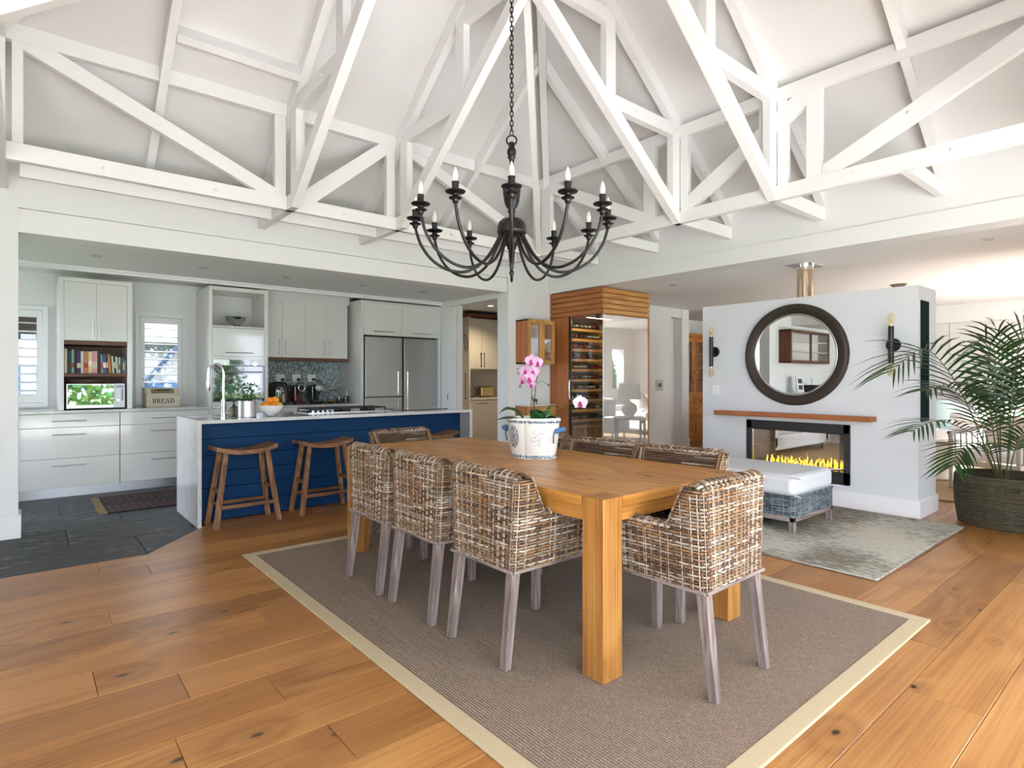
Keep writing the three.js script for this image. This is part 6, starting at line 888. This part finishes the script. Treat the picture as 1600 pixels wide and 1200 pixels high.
  const ra = new THREE.RectAreaLight(lc(1, 0.8, 0.5), 40, 0.48, 0.024); ra.position.set(6.1, 2.078, -5.4); ra.lookAt(6.1, 0, -5.5); scene.add(ra);
}
// ── small oak cabinet and drawer shelf on the white column ──
{
  const t = thing('glass_wall_cabinet', 'small oak wall cabinet with two glass doors on the white column', 'cabinet', [0, 0, 0]), x0 = 5.10, x1 = 5.585, y0 = 1.45, y1 = 2.04, z0 = -5.998, z1 = -5.74;
  part('side_board', bx(x0, y0, z0, x0 + 0.018, y1, z1 - 0.021, 0.001, 1), M.orangewood, t); part('side_board', bx(x1 - 0.018, y0, z0, x1, y1, z1 - 0.021, 0.001, 1), M.orangewood, t); part('top_board', bx(x0, y1 - 0.018, z0, x1, y1, z1 - 0.021, 0.001), M.orangewood, t); part('bottom_board', bx(x0, y0, z0, x1, y0 + 0.018, z1 - 0.021, 0.001), M.orangewood, t); part('back_board', bx(x0 + 0.018, y0 + 0.018, z0, x1 - 0.018, y1 - 0.018, z0 + 0.01), M.white, t); part('glass_shelf', bx(x0 + 0.018, 1.74, z0 + 0.01, x1 - 0.018, 1.748, z1 - 0.04), M.glass, t);
  const m = (x0 + x1) / 2; for (const [a, b] of [[x0, m - 0.001], [m + 0.001, x1]]) { const d = part('door', [bx(a, y0, z1 - 0.02, a + 0.05, y1, z1, 0.0015, 1), bx(b - 0.05, y0, z1 - 0.02, b, y1, z1, 0.0015, 1), bx(a + 0.05, y1 - 0.055, z1 - 0.02, b - 0.05, y1, z1, 0.0015), bx(a + 0.05, y0, z1 - 0.02, b - 0.05, y0 + 0.055, z1, 0.0015)], M.lightoak, t); part('pane', bx(a + 0.05, y0 + 0.055, z1 - 0.013, b - 0.05, y1 - 0.055, z1 - 0.009), M.glass, d); }
  const cup = lathe([[0.0001, 0], [0.028, 0], [0.03, 0.004], [0.034, 0.1], [0.032, 0.1], [0.027, 0.006], [0.0001, 0.006]], 14);
  for (let i = 0; i < 5; i++) { const g = single('drinking_glass', `clear tumbler in the oak wall cabinet, ${ORD[i]} from the left`, 'glass', cup.clone(), M.glass, 'tumblers in the oak wall cabinet'); g.position.set(5.15 + i * 0.09, y0 + 0.0185, -5.87); }
  const s = thing('drawer_shelf', 'floating oak drawer with white top under the small wall cabinet', 'drawer', [0, 0, 0]); part('box', bx(5.09, 0.755, z0, 5.61, 0.885, -5.762, 0.001), M.orangewood, s); part('drawer_front', bx(5.09, 0.757, -5.76, 5.61, 0.884, -5.742, 0.002), M.lightoak, s); part('top', bx(5.085, 0.886, z0, 5.615, 0.9, -5.738, 0.002), M.white, s);
  const f = thing('deer_figurine', 'small dark bronze deer figurine on the floating drawer', 'figurine', [5.33, 0.9005, -5.86]); part('body', [new THREE.SphereGeometry(0.026, 12, 8).scale(1.7, 0.8, 0.7).translate(0, 0.06, 0), ...[[-0.028, 0.012], [-0.022, -0.012], [0.026, 0.012], [0.032, -0.012]].map(([x, z]) => rod([x, 0, z], [x * 0.9, 0.055, z * 0.8], 0.004, 6)), rod([-0.036, 0.066, 0], [-0.054, 0.096, 0], 0.008, 8), new THREE.SphereGeometry(0.012, 10, 8).scale(1.6, 0.9, 0.8).translate(-0.062, 0.1, 0)], matte(0x35402c, 0.4), f); part('antlers', [1, -1].map((q) => tube([[-0.055, 0.106, q * 0.004], [-0.05, 0.125, q * 0.018], [-0.056, 0.142, q * 0.022]], 0.0025, 8, 5)), matte(0x35402c, 0.4), f);
  const sw = thing('thermostat', 'grey square control panel on the white wall right of the wine room', 'control panel', [8.52, 1.14, -6.15]); part('plate', rbx(-0.1, -0.09, 0, 0.1, 0.09, 0.014, 0.005, 2), matte(0xb9bbbb, 0.4), sw); part('dial', cyl(0, 0, 0.014, 0, 0.035, 20).rotateX(Math.PI / 2).translate(0, 0, 0.014), matte(0x4a4c4e, 0.4), sw);
}
// ── sideboard on the wall left of the kitchen (seen in the round mirror) ──
{
  const t = thing('glass_wall_cabinet', 'wide brown framed glass cabinet of glasses reflected in the round mirror', 'cabinet', [-1.45, 1.6, -5.998]), W = 1.0, D = 0.26, H = 0.72;
  part('frame', [bx(-W, 0, 0, -W + 0.03, H, D, 0.002), bx(W - 0.03, 0, 0, W, H, D, 0.002), bx(-W, H - 0.03, 0, W, H, D, 0.002), bx(-W, 0, 0, W, 0.03, D, 0.002)], M.walnut, t); part('back_board', bx(-W + 0.03, 0.03, 0, W - 0.03, H - 0.03, 0.01), M.white, t); for (const y of [0.25, 0.48]) part('shelf', bx(-W + 0.03, y, 0.01, W - 0.03, y + 0.015, D - 0.03), M.white, t); for (const [a, b] of [[-W + 0.03, -0.01], [0.01, W - 0.03]]) { const d = part('door', [bx(a, 0.03, D - 0.02, a + 0.03, H - 0.03, D), bx(b - 0.03, 0.03, D - 0.02, b, H - 0.03, D), bx(a, H - 0.06, D - 0.02, b, H - 0.03, D), bx(a, 0.03, D - 0.02, b, 0.06, D)], M.walnut, t); part('pane', bx(a + 0.03, 0.06, D - 0.012, b - 0.03, H - 0.06, D - 0.008), M.glass, d); }
  const cup = lathe([[0.0001, 0], [0.03, 0], [0.004, 0.012], [0.004, 0.07], [0.03, 0.1], [0.034, 0.16]], 12); let n = 0; for (const y of [0.031, 0.266, 0.496]) for (let i = 0; i < 8; i++, n++) { const g = single('wine_glass', `mirrored wine glass, ${['bottom', 'middle', 'top'][Math.round((y - 0.03) / 0.233)]} shelf, ${ORD[i]} from the cabinet's left end`, 'glass', cup, M.glass, 'wine glasses in the mirrored cabinet'); g.position.set(-2.3 + i * 0.24, 1.6 + y, -5.86); }
  const s = thing('sideboard', 'white sideboard under the mirrored glass cabinet', 'sideboard', [-1.45, 0, -5.978]); part('body', bx(-1.05, 0, 0, 1.05, 0.92, 0.42, 0.002), M.white, s); part('top', bx(-1.07, 0.92, -0.0, 1.07, 0.95, 0.44, 0.002), M.white, s); for (let i = 0; i < 4; i++) part('door', bx(-1.04 + i * 0.52, 0.08, 0.42, -1.04 + (i + 1) * 0.52 - 0.01, 0.9, 0.438, 0.002), M.white, s);
  const p = thing('photo_frame', 'white frame with two dark pictures on the sideboard, seen in the mirror', 'picture frame', [-0.95, 0.9505, -5.75], 0.1); part('frame', bx(-0.13, 0, -0.012, 0.13, 0.36, 0.012, 0.003).rotateX(-0.12), M.white, p); for (const y of [0.06, 0.2]) part('picture', bx(-0.08, y, 0.0125, 0.08, y + 0.1, 0.0135).rotateX(-0.12), matte(0x3a3c40), p);
  const b = thing('black_box', 'black box with a small plant figure on the sideboard, seen in the mirror', 'box', [-1.6, 0.9505, -5.75]); part('box', bx(-0.22, 0, -0.14, 0.22, 0.16, 0.14, 0.004), M.blackmat, b); part('twig', [tube([[0.1, 0.16, 0], [0.1, 0.24, 0], [0.16, 0.3, 0]], 0.005, 8, 5), tube([[0.1, 0.22, 0], [0.05, 0.29, 0]], 0.004, 4, 5)], M.bronze, b);
}
// ── pine bookcase ──
{
  const t = thing('pine_bookcase', 'tall honey pine bookcase with glazed upper doors in the lounge', 'bookcase', [10.0, 0, -6.68]), W = 1.3, D = 0.42, m = M.pine;
  part('plinth', bx(0, 0, -D, W, 0.09, 0.0, 0.003), m, t); part('base_body', bx(0.01, 0.09, -D, W - 0.01, 0.86, -0.022), m, t); part('waist_board', bx(-0.015, 0.86, -D, W + 0.015, 0.9, 0.02, 0.004), m, t); part('cornice', [bx(-0.02, 2.13, -D, W + 0.02, 2.17, 0.03, 0.004), bx(-0.01, 2.08, -D, W + 0.01, 2.13, 0.01, 0.004)], m, t);
  part('side_board', bx(0, 0.9, -D, 0.025, 2.08, -0.022, 0.001, 1), m, t); part('side_board', bx(W - 0.025, 0.9, -D, W, 2.08, -0.022, 0.001, 1), m, t); part('back_board', bx(0.025, 0.9, -D, W - 0.025, 2.08, -D + 0.012), m, t); for (const y of [0.9, 1.17, 1.46, 1.77]) part('shelf', bx(0.025, y, -D + 0.012, W - 0.025, y + 0.02, -0.04, 0.001), m, t);
  for (let i = 0; i < 3; i++) { const a = i * W / 3 + 0.003, b = (i + 1) * W / 3 - 0.003; const d = part('glazed_door', [bx(a, 0.905, -0.02, a + 0.07, 2.078, 0, 0.002, 1), bx(b - 0.07, 0.905, -0.02, b, 2.078, 0, 0.002, 1), bx(a + 0.07, 2.0, -0.02, b - 0.07, 2.078, 0, 0.002), bx(a + 0.07, 0.905, -0.02, b - 0.07, 0.98, 0, 0.002)], m, t); part('pane', bx(a + 0.07, 0.98, -0.013, b - 0.07, 2.0, -0.01), M.glass, d); part('knob', new THREE.SphereGeometry(0.014, 10, 8).translate(b - 0.035, 1.4, 0.012), M.bronze, d); const q = part('panel_door', [bx(a, 0.095, -0.02, a + 0.07, 0.72, 0, 0.002, 1), bx(b - 0.07, 0.095, -0.02, b, 0.72, 0, 0.002, 1), bx(a + 0.07, 0.65, -0.02, b - 0.07, 0.72, 0, 0.002), bx(a + 0.07, 0.095, -0.02, b - 0.07, 0.17, 0, 0.002), bx(a + 0.07, 0.17, -0.016, b - 0.07, 0.65, -0.01)], m, t); part('knob', new THREE.SphereGeometry(0.014, 10, 8).translate(b - 0.035, 0.45, 0.012), M.bronze, q); const dr = part('drawer', bx(a, 0.73, -0.02, b, 0.855, 0, 0.002), m, t); part('knob', new THREE.SphereGeometry(0.014, 10, 8).translate((a + b) / 2, 0.79, 0.012), M.bronze, dr); }
  const pal = [['white', 0xe8e6e0], ['cream', 0xd8cfb8], ['pink', 0xc98a94], ['grey', 0x8c8f90], ['dark green', 0x2f4038], ['brown', 0x6a4a34], ['navy', 0x23304a]], r = rng(66), sh = ['bottom', 'second', 'third', 'top']; [0.92, 1.19, 1.48, 1.79].forEach((y, k) => { let x = 10.1; for (let i = 0; i < 9; i++) { const w = 0.02 + 0.02 * r(), h = 0.17 + 0.06 * r(), [nm, c] = pal[k === 3 ? i % 3 : Math.floor(r() * 7)]; const b = thing('book', `${nm} book in the pine bookcase, ${sh[k]} shelf, ${ORD[i]} from the left`, 'book', [x, y + 0.0005, -6.78], 0, 'books in the pine bookcase'); part('cover', bx(0, 0, -0.15, w, h, 0, 0.002), matte(c), b); x += w + 0.002; if (i === 4) x += 0.17; } });
}
// ── lounge furniture (seen past the palm, through the fire and in the wine room glass) ──
{
  const jr = thing('jute_rug', 'pale brown jute rug on the lounge floor', 'rug', [9.5, 0, -3.2]); part('mat', buv(new RoundedBoxGeometry(4.6, 0.014, 3.6, 2, 0.005).translate(0, 0.008, 0.2)), std({ map: T.tape, color: lc(0.72, 0.62, 0.52), roughness: 0.95, bumpMap: T.sisalB, bumpScale: 0.003 }), jr);
  const sofa = (at, turn, w, label, m) => { const t = thing('sofa', label, 'sofa', at, turn), D = 0.9; part('base', rbx(-w / 2, 0.1, -D / 2, w / 2, 0.34, D / 2, 0.04), m, t); for (const s of [-1, 1]) part('arm', rbx(s * w / 2 - s * 0.2, 0.1, -D / 2, s * w / 2, 0.62, D / 2, 0.06), m, t); part('back', rbx(-w / 2, 0.1, -D / 2, w / 2, 0.82, -D / 2 + 0.22, 0.07), m, t); const n = Math.max(1, Math.round((w - 0.4) / 0.75)), cw = (w - 0.4) / n; for (let i = 0; i < n; i++) { part('seat_cushion', rbx(-w / 2 + 0.2 + i * cw + 0.005, 0.34, -D / 2 + 0.2, -w / 2 + 0.2 + (i + 1) * cw - 0.005, 0.49, D / 2 + 0.01, 0.045), m, t); part('back_cushion', rbx(-w / 2 + 0.2 + i * cw + 0.01, 0.48, -D / 2 + 0.17, -w / 2 + 0.2 + (i + 1) * cw - 0.01, 0.86, -D / 2 + 0.36, 0.07), m, t); } for (const a of [-1, 1]) for (const b of [-1, 1]) part('leg', cyl(a * (w / 2 - 0.08), 0, 0.1, b * (D / 2 - 0.08), 0.025, 12), M.greywood, t); return t; };
  sofa([10.0, 0.0155, -4.78], 0, 2.1, 'white slipcovered sofa seen through the fireplace', M.whitefab);
  sofa([10.9, 0.0155, -2.2], -Math.PI / 2, 2.2, 'white slipcovered sofa facing the fireplace behind the palm', M.whitefab);
  const pil = (label, at, rot, c, name = 'throw_pillow') => { const t = thing(name, label, 'pillow', at); t.rotation.set(...rot); part('cushion', new THREE.SphereGeometry(0.5, 24, 16).scale(0.46, 0.46, 0.17).translate(0, 0.2, 0), c, t); part('piping', new THREE.TorusGeometry(0.225, 0.006, 6, 36).translate(0, 0.2, 0), c, t); };
  pil('cream throw pillow on the lounge sofa behind the palm', [10.7, 0.51, -1.75], [-0.3, -1.57, 0], matte(0xd8d2c4, 0.9)); pil('pale aqua throw pillow on the lounge sofa behind the palm', [10.72, 0.51, -2.5], [-0.3, -1.57, 0], matte(0xbfd9d4, 0.9));
  // spindle sided armchair
  const ac = thing('spindle_armchair', 'pale grey wooden armchair with spindles behind the palm', 'armchair', [8.3, 0.0155, -1.45], -1.9), gw = matte(0xa9a39c, 0.6); for (const a of [-1, 1]) for (const b of [-1, 1]) part('leg', taper([[a * 0.33, 0, b * 0.33], [a * 0.33, 0.3, b * 0.33], [a * 0.33, 0.62, b * 0.33]], (q) => 0.017 + 0.008 * q, 8, 8), gw, ac); part('seat_frame', [bar([-0.33, 0.3, -0.33], [0.33, 0.3, -0.33], 0.03, 0.06), bar([-0.33, 0.3, 0.33], [0.33, 0.3, 0.33], 0.03, 0.06), bar([-0.33, 0.3, -0.33], [-0.33, 0.3, 0.33], 0.03, 0.06), bar([0.33, 0.3, -0.33], [0.33, 0.3, 0.33], 0.03, 0.06)], gw, ac); for (const a of [-1, 1]) { part('arm_rest', tube([[a * 0.33, 0.62, 0.36], [a * 0.34, 0.64, 0.0], [a * 0.32, 0.7, -0.34]], 0.024, 16, 10), gw, ac); for (let i = 0; i < 6; i++) part('spindle', rod([a * 0.33, 0.32, -0.25 + i * 0.1], [a * 0.335, 0.63, -0.25 + i * 0.1], 0.008, 8), gw, ac); } part('back_rail', tube([[-0.32, 0.7, -0.34], [-0.2, 0.86, -0.38], [0, 0.9, -0.4], [0.2, 0.86, -0.38], [0.32, 0.7, -0.34]], 0.024, 24, 10), gw, ac); for (let i = -2; i <= 2; i++) part('spindle', rod([i * 0.1, 0.32, -0.33], [i * 0.1, 0.87 - 0.02 * i * i, -0.385], 0.008, 8), gw, ac); part('seat_cushion', rbx(-0.3, 0.33, -0.3, 0.3, 0.46, 0.32, 0.05), M.whitefab, ac); part('back_cushion', rbx(-0.28, 0.46, -0.32, 0.28, 0.82, -0.16, 0.07), matte(0xd9cfc4, 0.9), ac);
  const pd = thing('turned_stool', 'white turned garden stool in the lounge right of the fireplace wall', 'stool', [8.72, 0.0155, -2.12]); part('body', lathe([[0.0001, 0], [0.19, 0], [0.2, 0.03], [0.16, 0.08], [0.15, 0.14], [0.17, 0.24], [0.19, 0.3], [0.17, 0.38], [0.14, 0.42], [0.18, 0.45], [0.0001, 0.46]], 32), matte(0xe2ded6, 0.6), pd); part('seat', lathe([[0.0001, 0.46], [0.19, 0.46], [0.2, 0.475], [0.19, 0.49], [0.0001, 0.495]], 32), matte(0xe2ded6, 0.6), pd);
  // group reflected in the wine room glass
  const ar = thing('armchair', 'white upholstered tub armchair mirrored in the wine room glass', 'armchair', [9.38, 0.0155, -1.95], 2.9); part('seat', rbx(-0.36, 0.12, -0.36, 0.36, 0.44, 0.38, 0.05), M.whitefab, ar); part('tub_back', (() => { const g = new THREE.CylinderGeometry(0.44, 0.4, 0.62, 32, 4, true, Math.PI * 0.5, Math.PI * 1.0).toNonIndexed(); return merge([g.clone().translate(0, 0.45, 0), new THREE.TorusGeometry(0.44, 0.06, 10, 32, Math.PI).rotateX(-Math.PI / 2).rotateY(0).scale(1, 1, 1).translate(0, 0.76, 0)]); })(), std({ color: lc(0.74, 0.75, 0.77), roughness: 0.9, side: THREE.DoubleSide }), ar); for (const a of [-1, 1]) for (const b of [-1, 1]) part('leg', cyl(a * 0.28, 0, 0.12, b * 0.28, 0.02, 10), M.greywood, ar);
  const table = (at, turn, W, D, H, label) => { const ct = thing('side_table', label, 'table', at, turn); part('top', bx(-W, H, -D, W, H + 0.03, D, 0.003), M.greywood, ct); for (const a of [-1, 1]) for (const b of [-1, 1]) part('leg', bx(a * (W - 0.03) - 0.022, 0, b * (D - 0.03) - 0.022, a * (W - 0.03) + 0.022, H, b * (D - 0.03) + 0.022, 0.002, 1), M.greywood, ct); part('apron', [bx(-W + 0.03, H - 0.08, D - 0.04, W - 0.03, H, D - 0.02), bx(-W + 0.03, H - 0.08, -D + 0.02, W - 0.03, H, -D + 0.04)], M.greywood, ct); };
  table([8.98, 0.0155, -2.88], -0.75, 0.4, 0.28, 0.46, 'grey wooden lamp table mirrored in the wine room glass');
  const lp = thing('table_lamp', 'white round based table lamp mirrored in the wine room glass', 'lamp', [9.08, 0.506, -2.8]); part('base', lathe([[0.0001, 0], [0.07, 0], [0.08, 0.02], [0.14, 0.09], [0.155, 0.16], [0.13, 0.24], [0.05, 0.29], [0.02, 0.31], [0.015, 0.36]], 28), M.porcelain, lp); part('shade', new THREE.CylinderGeometry(0.2, 0.23, 0.3, 32, 1, true).translate(0, 0.5, 0), phy({ color: lc(0.82, 0.8, 0.74), roughness: 0.9, transmission: 0.35, thickness: 0, side: THREE.DoubleSide }), lp);
  const bk = thing('picture_book', 'black book on the mirrored grey lamp table', 'book', [8.76, 0.506, -3.05], -0.75); part('cover', bx(-0.14, 0, -0.1, 0.14, 0.028, 0.1, 0.002), M.blackmat, bk); part('pages', bx(-0.135, 0.004, -0.098, 0.142, 0.024, 0.102), matte(0xe6dfcc, 0.9), bk);
}
renderer.render(scene, camera);
